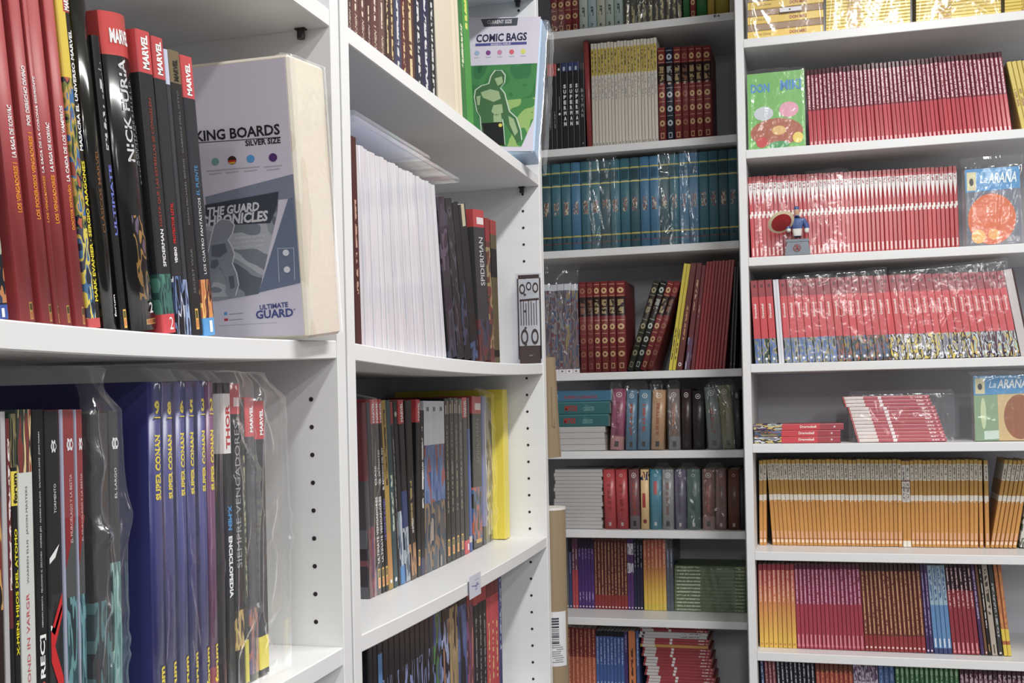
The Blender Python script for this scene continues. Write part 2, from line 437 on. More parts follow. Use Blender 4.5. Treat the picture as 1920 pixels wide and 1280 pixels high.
# ------------------------------------------------------------------ crumpled clear film
def bag(frame, s0, s1, z0, z1, depth, label, seed=0, top=0.05, lean=0.0, off=0.0015, amp=0.004, pinch=0.5, group=None, drop=0.0, side=0.0, name='plastic_bag', fold=1.0, zmax=9.0):
    """film drawn over the front of a book or bundle, returned at both sides and gathered, crumpled, above it"""
    w = s1 - s0; h = z1 - z0; rnd = random.Random(seed); sx = rnd.uniform(0, 90)
    n = int((10 + 60 * w) * fold); CR = []
    for _ in range(n):
        x0, zz = rnd.uniform(0, w), rnd.uniform(-0.02, h + top); L = rnd.uniform(0.03, 0.13); a = math.pi / 2 + rnd.gauss(0, 0.35)
        if rnd.random() < 0.4: a = rnd.uniform(0, math.pi); L *= 0.5
        CR.append((x0, zz, x0 + L * math.cos(a), zz + L * math.sin(a), rnd.uniform(0.35, 1.25) * amp, rnd.uniform(0.002, 0.0055)))
    for q in (0, 1):     # long pulls running in from the sides
        CR.append((w * (0.04 + 0.92 * q), 0, w * (0.1 + 0.8 * q), h, amp * 0.9, 0.004))
    def relief(x, z):
        o = 0.0
        for (ax, az, bx, bz, am, wd) in CR:
            dx, dz = bx - ax, bz - az; t = max(0.0, min(1.0, ((x - ax) * dx + (z - az) * dz) / (dx * dx + dz * dz)))
            d = math.hypot(x - ax - t * dx, z - az - t * dz)
            if d < wd * 4: o += am * math.exp(-d / wd) * (1 - abs(2 * t - 1) * 0.5)
        return o + amp * 0.5 * (0.5 + 0.5 * mnoise.noise(Vector((x * 22 + sx, z * 9, 1.3))))
    rd = 0.002; U = min(64, max(26, int(w * 420))); V_ = min(70, max(34, int((h + top) * 260))); H = h + top
    def fn(u, v):
        z = v * H; k = max(0.0, (z - h) / max(top, 1e-6))
        p = u * (w + 2 * rd) - rd; x = max(0.0, min(w, p)); y = max(0.0, -p, p - w)
        e = min(1.0, min(x, w - x) / 0.004)
        o = (off + relief(x, z)) * (e if y == 0 else 0.0)
        X, Y = x, y - o
        if y > 0: X += 0.0004 if p < 0 else -0.0004
        if k > 0:
            X = w * 0.5 + (X - w * 0.5) * (1 - pinch * min(1, k * 1.3)) + side * k * w + 0.010 * k * mnoise.noise(Vector((x * 30 + sx, z * 22, 5.0)))
            Y = Y + 0.022 * k + 0.016 * k * mnoise.noise(Vector((z * 30, x * 34 + sx, 2.0)))
            z = h + top * k * (0.85 + 0.3 * mnoise.noise(Vector((x * 22 + sx, 0.0, 2.0)))) - drop * k * k
        if z0 + z > zmax - 0.004: z = zmax - z0 - 0.004 - 0.003 * abs(mnoise.noise(Vector((x * 40, 1, seed)))); Y += 0.01 * k
        return (X, Y, max(z, 0.0))
    me = MB().grid(fn, U, V_)
    o = link(name, me.mesh('plastic_film', FILM, True), None, frame.mat(s0, z0, 0.0) @ Matrix.Rotation(lean, 4, 'Y'))
    return tag(o, label, 'plastic bag', group)
# ------------------------------------------------------------------ the room
def struct(name, b, mat):
    o = link(name, b.mesh(name, mat)); o['kind'] = 'structure'; return o
WALLM = flat('painted_plaster', (206, 205, 203), 0.8); CEILM = flat('ceiling_paint', (220, 220, 218), 0.9)
def floor_mat():
    b = NB('grey_floor_tile').gen(); col = b.mix(b.noise(14, 14, u=b.x, w=b.y, detail=4), lin((96, 92, 88)), lin((112, 108, 104)))
    b.put(b.bsdf.inputs['Base Color'], col); b.bsdf.inputs['Roughness'].default_value = 0.45; return b.m
struct('floor', MB().box(-0.86, 7.2, -6.0, 3.38, -0.05, 0.0), floor_mat())
struct('ceiling', MB().box(-0.86, 7.2, -6.0, 3.38, 2.95, 3.0), CEILM)
struct('wall_left', MB().box(-0.91, -0.86, -6.0, 3.43, 0.0, 2.95), WALLM)
struct('wall_back', MB().box(-0.86, 7.2, 3.38, 3.43, 0.0, 2.95), WALLM)
for i, L in enumerate(LAMPS):
    e = empty('ceiling_light', Matrix.Translation(L)); tag(e, ['slim white ceiling tube light at the far end of the aisle', 'slim white ceiling tube light over the aisle', 'slim white ceiling tube light over the second aisle', 'slim white ceiling tube light over the third aisle', 'slim white ceiling tube light over the farthest aisle', 'added ceiling tube light for film glints behind the viewer, near the side wall', 'added ceiling tube light for film glints behind the viewer, over the second aisle', 'added ceiling tube light for film glints farther behind the viewer, near the side wall', 'added ceiling tube light for film glints farther behind the viewer, over the second aisle'][i], 'light', 'ceiling tube lights')
    link('housing', MB().box(-0.075, 0.075, -0.64, 0.64, 0.03, 0.09).mesh('housing', flat('lamp_housing', (235, 235, 235), 0.4)), e)
    for s in (-1, 1): link('side_rail', MB().box(s * 0.069 - 0.006, s * 0.069 + 0.006, -0.64, 0.64, 0.005, 0.03).mesh('side_rail', flat('lamp_housing', (235, 235, 235), 0.4)), e)

# ------------------------------------------------------------------ bookcases
T = 0.0206
def sagf(z, s0, s1, sag): return lambda s: z - sag * (1 - (2 * (s - s0) / (s1 - s0) - 1) ** 2) if s0 < s < s1 else z
HOLE = flat('pin_hole_dark', (38, 30, 36), 0.8); PINM = flat('shelf_pin_black', (34, 30, 30), 0.4)
def shelf_mesh(L, depth, sag, t=T):
    me = MB(); n = 24 if sag else 1; b = 0.0012
    # cross-section (depth y, height z) with chamfered front edge, swept along the shelf
    sec = [(b, 0), (0, -b), (0, -t + b), (b, -t), (depth, -t), (depth, 0)]
    def zz(u): return -sag * (1 - (2 * u - 1) ** 2)
    k = len(sec)
    for i in range(n + 1):
        u = i / n
        for y, z in sec: me.v.append((u * L, y, z + zz(u)))
    for i in range(n):
        for j in range(k):
            a, c = i * k + j, i * k + (j + 1) % k; me.f.append((a, c, c + k, a + k)); me.mi.append(0)
    me.f.append(tuple(range(k))[::-1]); me.mi.append(0); me.f.append(tuple(n * k + j for j in range(k))); me.mi.append(0)
    return me.mesh('shelf', WHITE)

def bookcase(label, frame, s0, s1, pt, depth, H, shelves, pins=None, toe=0.06, holes=()):
    """s0..s1 outer width along the front; shelves: (top z, sag[, thickness])"""
    root = empty('bookcase', frame.mat(s0, 0.0)); tag(root, label, 'bookcase'); W = s1 - s0
    def part(nm, me): return link(nm, me, root)
    part('side_panel', MB().bevel_box(0, pt, 0, depth, 0, H, 0.0008).mesh('side_panel', WHITE))
    part('side_panel', MB().bevel_box(W - pt, W, 0, depth, 0, H, 0.0008).mesh('side_panel', WHITE))
    part('back_panel', MB().box(pt, W - pt, depth - 0.006, depth - 0.001, toe, H - T).mesh('back_panel', BACKM))
    part('top_board', MB().bevel_box(pt, W - pt, 0.001, depth - 0.007, H - T, H, 0.0008).mesh('top_board', WHITE))
    part('plinth', MB().box(pt, W - pt, 0.02, 0.035, 0, toe).mesh('plinth', WHITE))
    for z, sag, set_ in shelves:
        o = part('shelf', shelf_mesh(W - 2 * pt - 0.001, depth - 0.008 - set_, sag)); o.location = (pt + 0.0005, 0.0012 + set_, z)
    for (y, z) in holes:   # pin holes in the inner face of the far side panel
        me = _meshes.get('hole')
        if me is None:
            me = MB().lathe([(0.0026, 0.0), (0.0026, 0.0004)], 12).mesh('pin_hole', HOLE); _meshes['hole'] = me
        o = part('pin_hole', me); o.matrix_local = Matrix.Translation((W - pt - 0.0001, y, z)) @ Matrix.Rotation(-math.pi / 2, 4, 'Y')
    for (y, z) in pins or ():
        me = _meshes.get('pin')
        if me is None:
            me = MB().lathe([(0.0045, -0.010), (0.0045, 0.0)], 10).box(-0.004, 0.004, -0.006, 0.006, 0, 0.0015).mesh('shelf_pin', PINM); _meshes['pin'] = me
        o = part('shelf_pin', me); o.matrix_local = Matrix.Translation((W - pt - 0.006, y, z - 0.002))
    return root
FA = Frame('x', XF)
xa = XF - hit_y(588, 985, 1.163)[0]; za = hit_y(587.7, 957, 1.163)[1]
hA = [(xa, za + 0.0316 * k) for k in range(-8, 17) if abs(za + 0.0316 * k - 1.51) > 0.03 and abs(za + 0.0316 * k - 1.165) > 0.018]
xb = XF - hit_y(996, 1100, 2.149)[0]; zb = hit_y(940 + 605 / 10.667, 1160 + 198 / 10.667, 2.149)[1]
hB = [(xb, zb + 0.0332 * k) for k in range(-9, 40) if min(abs(zb + 0.0332 * k - q) for q in (1.883, 1.511, 1.168)) > 0.017]
bookcase('white melamine bookcase standing nearest, at the near end of the side wall', FA, 0.206, 1.1865, 0.0225, 0.33, 2.62,
         [(2.27, 0.004, 0), (1.896, 0.004, 0), (1.5217, 0.0105, 0), (1.1757, 0.004, 0), (0.80, 0.003, 0), (0.43, 0.003, 0), (0.08, 0, 0)],
         pins=[(xa, 1.8755), (xa, 1.1551)], holes=[(y, z) for y, z in hA if z < 1.86 and z > 0.9])
bookcase('white melamine bookcase in the middle, with the curved sagging shelf', FA, 1.1925, 2.172, 0.0225, 0.33, 2.62,
         [(2.262, 0.003, 0), (1.893, 0.0, 0), (1.521, 0.0075, 0), (1.1785, 0.006, 0), (0.872, 0.003, 0), (0.43, 0.003, 0), (0.08, 0, 0)],
         pins=[(xb, 1.8725), (xb, 2.2415)], holes=hB)
FD = Frame('y', YD)
DZ = [2.2882, 2.027, 1.7735, 1.523, 1.334, 1.081, 0.8445]
bookcase('wide white bookcase filled with red and orange spines', FD, -0.1665, 0.86, 0.0185, 0.33, 2.62,
         [(2.545, 0, 0)] + [(z, 0.001, 0) for z in DZ] + [(0.60, 0, 0), (0.34, 0, 0), (0.08, 0, 0)], pins=None)
FC = Frame('y', YC)
CZS = [2.468, 2.143, 1.861, 1.5214, 1.305, 1.088, 0.847]
bookcase('recessed white bookcase standing in the corner between the other bookcases', FC, -0.86, -0.171, 0.0185, 0.32, 2.75,
         [(z, 0.0008, 0) for z in CZS] + [(0.60, 0, 0), (0.34, 0, 0), (0.08, 0, 0)])
# ------------------------------------------------------------------ nearest bookcase, upper shelf
BLK, YEL, RED, WHT = (26, 26, 28), (226, 190, 60), (190, 28, 38), (236, 236, 236)
def logo(z0, z1, x0, x1):
    m = (z0 + z1) / 2; q = (z1 - z0) * 0.09; k = (x1 - x0) * 0.14
    return [('b', z0, z1, (230, 180, 60), x0, x1), ('b', m + q * 0.4, z1 - q, (84, 84, 34), x0 + k, x1 - k), ('b', z0 + q, m - q * 0.4, (214, 120, 40), x0 + k, x1 - k)]
FA1 = Frame('x', XF - 0.018)
A1 = Row(FA1, sagf(1.5217, 0.2285, 1.164, 0.0105), ((0, 596), (627, 640)), 'nearest bookcase upper shelf', 0.175)
def a1(xl, xr, yt, dl, dr, mat, label, titles=(), hard=False, name='comic_album', yr=None, **k):
    return A1.add(1, xl, xr, yt, yr, dl, dr, mat, name, label=label, titles=titles, hard=hard, gap=0.02, **k)[0]
a1(-14, 21, -20, -66, -66, spine('cover_navy_black', (24, 26, 34), [('b', 0, 0.045, (40, 78, 165)), ('a', 0.05, 0.16, [(20, 24, 40), (190, 120, 60), (40, 60, 90), (150, 160, 150)], 3, 14), ('a', 0.2, 0.34, [(30, 40, 36), (170, 180, 160), (60, 90, 80)], 3, 16)]),
   'black comic album with blue number block, first on the upper shelf of nearest bookcase', [('1', 0.006, 0.034, WHT, 0.55, 0.72, 'across')])
redm = spine('cover_crimson_cloth', (160, 42, 48), logo(0.008, 0.06, 0.5, 0.76), rough=0.5, var=0.05)
ORG = (232, 150, 50)
a1(43.6, 74.5, -40, -69, -69, redm, 'wide red hardback with orange and white lettering, first of the five red spines', [('LOS VENGADORES 1', 0.325, 0.47, ORG, 0.4, 0.72, 'up', 0.03), ('LA SAGA DE KORVAC', 0.485, 0.636, WHT, 0.4, 0.72, 'up', 0.03)], True, 'hardback_book')
a1(84, 106.5, -40, -69, -69, redm, 'red hardback with the longest lettering, second of the five red spines', [('LOS PODEROSOS VENGADORES 1', 0.31, 0.56, ORG, 0.3, 0.62, 'up', 0.03), ('POR DERECHO DIVINO', 0.58, 0.75, WHT, 0.3, 0.62, 'up', 0.03)], True, 'hardback_book')
a1(107, 115, -38, -68, -68, redm, 'thinnest red hardback, pressed between the second and fourth red spines', [('LOS VENGADORES', 0.306, 0.44, ORG, 0.2, 0.8, 'up'), ('LA SAGA DE LA CORONA SERPIENTE', 0.45, 0.725, WHT, 0.2, 0.8, 'up')], True, 'hardback_book')
a1(115.5, 141, -40, -68, -67, redm, 'red hardback just before the last red spine, fourth of five', [('LOS VENGADORES', 0.3, 0.44, ORG, 0.35, 0.62, 'up', 0.03), ('LA SAGA DE KORVAC', 0.45, 0.59, WHT, 0.35, 0.62, 'up', 0.03)], True, 'hardback_book')
a1(147, 166, -40, -67, -66, redm, 'red hardback beside the yellow comic album, last of five red spines', [('DOCTOR EXTRAÑO', 0.285, 0.415, ORG, 0.3, 0.62, 'up', 0.03), ('LA CAIDA DE LOS VAMPIROS', 0.425, 0.64, WHT, 0.3, 0.62, 'up', 0.03)], True, 'hardback_book')
a1(168, 191, -20, -64, -63, spine('cover_yellow_comic', (226, 196, 36), [('b', 0, 0.74, (70, 60, 40)), ('a', 0.12, 0.74, [(150, 60, 30), (40, 110, 170), (200, 160, 60), (120, 130, 50), (30, 40, 60), (190, 80, 50)], 3, 22), ('a', 0.03, 0.3, [(40, 44, 60), (60, 110, 160), (220, 200, 60), (70, 70, 90)], 3, 24), ('b', 0, 1, (38, 34, 30), 0.6, 1), ('b', 0.93, 1, RED, 0.45, 1), ('b', 0, 0.03, (200, 60, 60))]),
   'yellow comic album with busy painted spine beside the red hardbacks', [('MASACRA EL UNIVERSO MARVEL', 0.53, 0.88, WHT, 0.66, 0.92, 'up', 0.03), ('MARK EVANIER · SERGIO ARAGONES', 0.08, 0.5, (226, 210, 60), 0.66, 0.92, 'up', 0.03), ('MARVEL', 0.935, 0.99, WHT, 0.52, 0.92, 'up', 0.04)])
gloss = spine('cover_gloss_black', (24, 24, 22), [], rough=0.13, spec=0.7, var=0.02)
a1(200, 229, -40, -67, -66, gloss, 'thick glossy black hardback with a small white publisher name near the foot', [('forum', 0.035, 0.10, WHT, 0.62, 0.85, 'up', 0.03), ('CLÁSICOS MARVEL', 0.28, 0.52, (120, 82, 48), 0.35, 0.58, 'up')], True, 'hardback_book')
a1(229.5, 242, 70, -55, -55, spine('cover_black_blue', BLK, logo(0.01, 0.075, 0.35, 0.8) + [('m', (190, 190, 196), 0.62, 0.92, 0.35, 0.7, 60, 0.5)]), 'slim black comic album with blue lettering before the widest black spine', [('ULTIMATE', 0.33, 0.57, (110, 120, 200), 0.3, 0.75, 'up', 0.03)])
a1(257, 306, 27, -66, -56, spine('cover_black_marvel_wide', (28, 28, 30), [('b', 0.868, 1, (178, 40, 36)), ('a', 0.1, 0.37, [(28, 28, 30), (28, 28, 30), (190, 140, 60), (28, 28, 30), (120, 100, 130), (28, 28, 30)], 5, 16, 0.28, 0.72)] + [('b', 0.018, 0.036, (230, 180, 60), 0.4, 0.92), ('b', 0.021, 0.033, (214, 120, 40), 0.44, 0.66), ('b', 0.021, 0.033, (84, 84, 34), 0.67, 0.89)], rough=0.18, spec=0.6),
   'widest black hardback with red top band and large serif title', [('MARVEL', 0.905, 0.95, WHT, 0.2, 0.9, 'across', 0.04), ('NICK FURIA', 0.54, 0.86, (205, 205, 208), 0.34, 0.6, 'up'), ('AGENTE DE S.H.I.E.L.D.', 0.53, 0.8, (150, 150, 155), 0.66, 0.78, 'up', 0.0), ('STERANKO', 0.47, 0.66, (170, 170, 172), 0.84, 0.94, 'up', 0.0), ('2', 0.055, 0.09, (210, 210, 214), 0.55, 0.72, 'across')], True, 'hardback_book', yr=40)
mk = ('MARVEL', 0.875, 0.985, WHT, 0.25, 0.75, 'up', 0.045)
a1(306.5, 331, 60, -54, -47, spine('cover_black_teal_foot', (40, 41, 45), [('b', 0.862, 1, (192, 44, 50)), ('a', 0.065, 0.2, [(70, 130, 112), (40, 78, 76), (60, 110, 100), (34, 50, 56), (120, 80, 70)], 4, 12), ('b', 0, 0.065, (200, 34, 50))]),
   'black comic album with teal picture and red number block at the foot', [mk, ('SPIDERMAN', 0.225, 0.35, WHT, 0.42, 0.66, 'up'), ('HASTA QUE LAS ESTRELLAS SE CONGELEN', 0.36, 0.78, (150, 66, 52), 0.42, 0.66, 'up', 0.01), ('2', 0.012, 0.055, WHT, 0.5, 0.8, 'across', 0.0)], yr=64)
a1(331.5, 352, 72, -47, -46, spine('cover_black_bluewhite_foot', (44, 45, 49), [('b', 0.862, 1, (192, 44, 50)), ('a', 0, 0.2, [(24, 26, 34), (200, 204, 220), (40, 60, 100), (20, 22, 30), (90, 120, 170), (20, 20, 26)], 3.5, 9)]),
   'black comic album with black and white picture at the foot', [mk, ('VENENO', 0.245, 0.3, WHT, 0.35, 0.62, 'up', 0.035), ('PROTECTOR LETAL', 0.312, 0.45, (200, 44, 40), 0.35, 0.62, 'up', 0.03)], yr=76)
a1(352.5, 360, 95, -46, -45, spine('cover_thin_grey', (58, 60, 66), [('b', 0.88, 1, (190, 196, 220)), ('a', 0.0, 0.2, [(60, 70, 110), (150, 170, 210), (40, 40, 60)], 2, 14)]), 'thinnest grey comic album beside the gold topped spine')
a1(361, 382, 98, -46, -45, spine('cover_black_goldtop', (38, 38, 40), [('b', 0.888, 1, (120, 104, 74))] + logo(0.02, 0.095, 0.4, 0.66)), 'black comic album with gold top band and spaced capital lettering', [('MARVEL', 0.895, 0.97, (40, 38, 34), 0.3, 0.72, 'up', 0.04), ('SECRET WAR', 0.15, 0.31, (120, 122, 126), 0.4, 0.6, 'up', 0.0), ('BRIAN MICHAEL BENDIS · GABRIELE DELL OTTO', 0.395, 0.86, (120, 122, 126), 0.42, 0.58, 'up', 0.0)], yr=101)
a1(383, 405, 108, -47, -42, spine('cover_black_fire_foot', (42, 45, 52), [('b', 0.852, 1, (196, 44, 52)), ('a', 0.065, 0.205, [(200, 110, 50), (240, 190, 90), (120, 60, 40), (60, 40, 40), (220, 140, 60)], 4, 12), ('b', 0, 0.065, (60, 150, 215))]),
   'black comic album with fiery picture and blue number block, next to the board box', [('MARVEL', 0.862, 0.975, WHT, 0.3, 0.72, 'up', 0.045), ('LOS CUATRO FANTÁSTICOS', 0.225, 0.5, WHT, 0.35, 0.62, 'up', 0.0), ('EL PUENTE', 0.51, 0.615, (90, 150, 200), 0.35, 0.62, 'up', 0.0), ('1', 0.012, 0.055, WHT, 0.5, 0.75, 'across', 0.0)], yr=112)

# ------------------------------------------------------------------ nearest bookcase, lower shelf
FA2 = Frame('x', XF - 0.03)
A2 = Row(FA2, 1.1757, ((0, 960), (640, 960)), 'nearest bookcase lower shelf', 0.175)
def a2(xl, xr, yt, mat, label, titles=(), hard=False, name='comic_album', dl=None, dr=None, **k):
    return A2.add(1, xl, xr, yt, None, dl, dr, mat, name, label=label, titles=titles, hard=hard, gap=0.02, **k)[0]
DCW = (222, 222, 226)
a2(-16, 4.5, 778, spine('cover_dark_red_art', (40, 16, 20), [('a', 0.5, 1, [(40, 14, 18), (120, 30, 30), (200, 150, 60), (30, 12, 16)], 3, 9)]), 'dark comic album with red artwork at the very end of the lower shelf')
a2(5, 14.5, 772, spine('cover_pale_grey', (176, 174, 178), []), 'pale grey paperback edge beside the dark red artwork spine', name='paperback')
a2(15, 22, 785, spine('cover_maroon_text', (96, 22, 28), [('b', 0, 0.45, (22, 20, 22)), ('m', (220, 210, 210), 0.55, 0.95, 0.25, 0.75, 46, 0.47)]), 'narrow maroon comic album with pale lettering before the black one with yellow title')
a2(22.5, 35, 776, spine('cover_black_yellowtag', (20, 20, 22), [('b', 0.76, 0.85, (220, 200, 30), 0.0, 1), ('a', 0.86, 1, [(20, 20, 22), (120, 110, 70), (40, 60, 50)], 3, 9)]), 'black comic album with a yellow publisher tag and yellow title', [('X-MEN: HIJOS DEL ATOMO', 0.37, 0.7, (220, 210, 40), 0.25, 0.8, 'up', 0.03), ('forum', 0.765, 0.845, (24, 24, 24), 0.25, 0.8, 'up', 0.04)])
a2(35.5, 64, 768, spine('cover_white_artcap', (206, 210, 206), [('a', 0.835, 1, [(60, 70, 64), (150, 50, 40), (214, 186, 130), (50, 60, 56), (120, 40, 36)], 3.5, 9)]), 'white spined comic album with thin red capitals and painted top', [('JAMES BOND IN VARGR', 0.17, 0.52, (190, 70, 80), 0.35, 0.62, 'up', 0.0), ('WARREN ELLIS · JASON MASTERS', 0.545, 0.8, (70, 72, 74), 0.44, 0.6, 'up', 0.0)])
a2(64.5, 86.5, 768, spine('cover_black_rec', (20, 20, 22), [('c', (200, 30, 36), 0.5, 0.263, 0.012, 0.075)]), 'black comic album with bracketed white title and a red dot', [('[', 0.235, 0.245, WHT, 0.25, 0.75, 'up', 0.03), ('REC]', 0.285, 0.4, WHT, 0.22, 0.75, 'up', 0.03), ('HERNAN MIGOYA · FELICIANO G. ZECCHIN · ANDREA JEN · ALVARO RUILOVA · SALVADOR SANZ · JOAN MARIN', 0.42, 0.94, (200, 200, 202), 0.42, 0.58, 'up', 0.01)])
o = a2(88, 114.5, 770, spine('cover_black_redchevron', (30, 31, 33), [('a', 0.15, 0.5, [(30, 31, 33), (44, 45, 48), (30, 31, 33)], 2, 6)]), 'black comic album with white emblem and a red chevron near the foot', [('DC', 0.885, 0.92, DCW, 0.42, 0.68, 'across', 0.05), ('TORMENTO', 0.72, 0.8, DCW, 0.5, 0.66, 'up', 0.0)])
def emblem(o, row_h, zc, xc, r, color=DCW, name='emblem_ring'):
    me = MB()
    for i in range(24):
        a0, a1_ = 2 * math.pi * i / 24, 2 * math.pi * (i + 1) / 24
        me.poly([(xc + r * math.cos(a0), -0.0004, zc + r * math.sin(a0)), (xc + r * math.cos(a1_), -0.0004, zc + r * math.sin(a1_)), (xc + r * 0.84 * math.cos(a1_), -0.0004, zc + r * 0.84 * math.sin(a1_)), (xc + r * 0.84 * math.cos(a0), -0.0004, zc + r * 0.84 * math.sin(a0))])
    return link(name, me.mesh('emblem_ring', ink(color)), o)
def dims(o):
    xs = [v.co.x for v in o.data.vertices]; zs = [v.co.z for v in o.data.vertices]; return max(xs), max(zs)
w, h = dims(o); emblem(o, h, 0.902 * h, 0.55 * w, 0.2 * w)
for k_, (pts, c) in enumerate([([(0.08, 0.4), (0.92, 0.5), (0.92, 0.44), (0.35, 0.36), (0.92, 0.27), (0.92, 0.2), (0.08, 0.32)], (196, 40, 44)), ([(0.08, 0.42), (0.35, 0.41), (0.9, 0.47), (0.9, 0.455), (0.35, 0.39), (0.08, 0.405)], WHT), ([(0.08, 0.1), (0.3, 0.1), (0.92, 0.175), (0.92, 0.155), (0.3, 0.075), (0.08, 0.09)], WHT), ([(0.08, 0.6), (0.8, 0.635), (0.5, 0.6), (0.08, 0.585)], (226, 226, 226))]):
    link('chevron_mark', MB().poly([(x * w, -0.0004, z * h) for x, z in pts]).mesh('chevron_mark', ink(c)), o)
grey_red = spine('cover_grey_redtop', (72, 74, 76), [('b', 0.70, 1, (132, 38, 42)), ('a', 0.18, 0.48, [(60, 110, 118), (40, 70, 80), (90, 140, 146), (30, 46, 54)], 3, 7), ('b', 0, 0.2, (26, 26, 28)), ('b', 0, 1, (150, 154, 176), 0, 0.16)], rough=0.25)
for xl, xr, lab in ((117, 143, 'grey comic album with red pointed top and teal foot, bagged with its twin'), (144, 159, 'narrower grey comic album with red top under crumpled film')):
    o = a2(xl, xr, 768, grey_red, lab, [('DC', 0.885, 0.92, DCW, 0.45, 0.8, 'across', 0.05), ('EL MURCIÉLAGO Y LA BESTIA', 0.63, 0.82, (214, 190, 190), 0.5, 0.72, 'up', 0.0)])
    w, h = dims(o); emblem(o, h, 0.902 * h, 0.62 * w, 0.24 * w)
    link('red_point', MB().poly([(0.17 * w, -0.00025, 0.7 * h), (0.95 * w, -0.00025, 0.7 * h), (0.17 * w, -0.00025, 0.56 * h)]).mesh('red_point', ink((132, 38, 42))), o)
a2(176, 207, 775, spine('cover_charcoal_teal', (38, 38, 42), [('a', 0.1, 0.45, [(40, 64, 70), (70, 110, 114), (30, 40, 46), (60, 40, 44)], 3, 6)], rough=0.2), 'thick charcoal comic album inside the most crumpled bag')
o = a2(208.5, 226, 770, spine('cover_black_tealfoot', (34, 34, 37), [('a', 0.1, 0.55, [(100, 150, 146), (60, 104, 104), (130, 170, 164), (40, 60, 62)], 3, 6)]), 'black comic album with teal lower half before the navy set', [('DC', 0.885, 0.92, DCW, 0.3, 0.8, 'across', 0.05), ('EL LARGO', 0.74, 0.83, DCW, 0.4, 0.65, 'up', 0.0)])
w, h = dims(o); emblem(o, h, 0.902 * h, 0.55 * w, 0.36 * w)
NAVY = spine('cover_navy_cloth', (44, 46, 112), [], rough=0.32, var=0.06); PURP = spine('cover_purple_cloth', (92, 38, 88), [('b', 0, 0.1, (170, 40, 60))], rough=0.32)
YT = (222, 200, 60)
for num, xl, xr, yt in (('9', 286, 311, 716), ('8', 312, 331, 718), ('6', 336, 354, 716), ('5', 355, 371, 716), ('3', 377, 392, 714), ('2', 393, 408, 714)):
    o = a2(xl, xr, yt, PURP if num == '2' else NAVY, 'bagged %s hardback with yellow lettering and the numeral %s' % ('purple' if num == '2' else 'navy', {'9': 'nine', '8': 'eight', '6': 'six', '5': 'five', '3': 'three', '2': 'two'}[num]),
       [('SUPER CONAN', 0.655, 0.845, YT, 0.3, 0.7, 'up', 0.045), (num, 0.905, 0.945, YT, 0.32, 0.7, 'across', 0.04), ('forum', 0.05, 0.17, YT, 0.3, 0.7, 'up', 0.04)], True, 'hardback_book')
    w, h = dims(o); link('numeral_rule', MB().box(0.3 * w, 0.72 * w, -0.0005, 0.0012, 0.894 * h, 0.897 * h).mesh('numeral_rule', ink(YT)), o)
a2(424, 437, 718, spine('cover_black_whitecap', (32, 33, 35), [('b', 0.77, 0.965, (214, 210, 208)), ('b', 0.3, 0.6, (26, 28, 32))]), 'black comic album with white cap and red title, first after the navy set', [('THOR', 0.785, 0.93, (176, 40, 44), 0.2, 0.8, 'up', 0.03), ('ENCICLOPEDIA', 0.30, 0.5, WHT, 0.25, 0.8, 'down', 0.04), ('X-MEN', 0.52, 0.6, (70, 140, 200), 0.25, 0.8, 'down', 0.04)])
a2(438, 455, 720, spine('cover_black_silvertitle', (30, 31, 33), [('b', 0.9, 1, (170, 36, 42)), ('b', 0.925, 0.955, (214, 190, 190), 0.25, 0.9), ('a', 0.12, 0.25, [(120, 100, 60), (190, 160, 90), (60, 50, 40), (150, 130, 80)], 3, 12)]), 'black comic album with tall silver serif title under film', [('SIEMPRE VENGADORES', 0.39, 0.87, (150, 152, 156), 0.25, 0.8, 'up', 0.0)])
a2(456, 463, 748, spine('cover_dim_olive', (58, 60, 58), [('m', (150, 150, 110), 0.3, 0.8, 0.3, 0.7, 50, 0.5), ('b', 0, 0.15, (190, 180, 60))]), 'thin dark comic album with fine yellow lettering under film')
for xl, xr, yt, q, lab in ((464, 481, 745, 0.1, 'dark bagged comic album with red top band, last but one on the lower shelf'), (482, 500, 752, 0.0, 'dark bagged comic album with red top and yellow foot, last on the lower shelf')):
    a2(xl, xr, yt, spine('cover_grey_redcap_%d' % int(xl), (60, 61, 66), [('b', 0.86, 1, (186, 40, 46))] + ([('b', 0.02, 0.14, (222, 206, 50))] if q == 0 else [('a', 0.02, 0.25, [(90, 80, 120), (150, 90, 80), (60, 60, 80)], 3, 9)]), rough=0.25), lab, [('MARVEL', 0.875, 0.97, WHT, 0.45, 0.8, 'up', 0.04)])

# ------------------------------------------------------------------ middle bookcase, first shelf
FB0 = Frame('x', XF - 0.012)
B0 = Row(FB0, 1.893, ((645, 43), (1005, 323)), 'middle bookcase first shelf', 0.17)
def tm(c, z0=0.02, z1=0.4, x0=0.3, x1=0.72, f=60): return ('m', c, z0, z1, x0, x1, f, 0.46)
brown = [(88, 60, 56), (104, 64, 60), (96, 56, 52), (84, 46, 46), (100, 58, 54), (110, 76, 70)]
PAL = (222, 206, 190)
B0.add(1, 645, 651, -300, None, -7, None, spine('c_ink', (24, 24, 34)), 'comic_album', label='thin ink-blue comic album against the panel, first shelf of middle bookcase', H=0.25)
xs = [651, 661, 674, 687, 697, 711, 723]
ordw = ['first', 'second', 'third', 'fourth', 'fifth', 'sixth']
for i in range(6):
    B0.add(1, xs[i] + 0.4, xs[i + 1] - 0.4, -300, None, -8, None, spine('c_brown%d' % i, brown[i], [tm(PAL, 0.13, 0.42, 0.38, 0.62, 50)]), 'comic_album', label='brown album with slanted pale lettering, %s of six brown spines' % ordw[i], H=0.27, titles=[('X-MEN', 0.015, 0.115, PAL, 0.36, 0.66, 'up', 0.01, 0.2)])
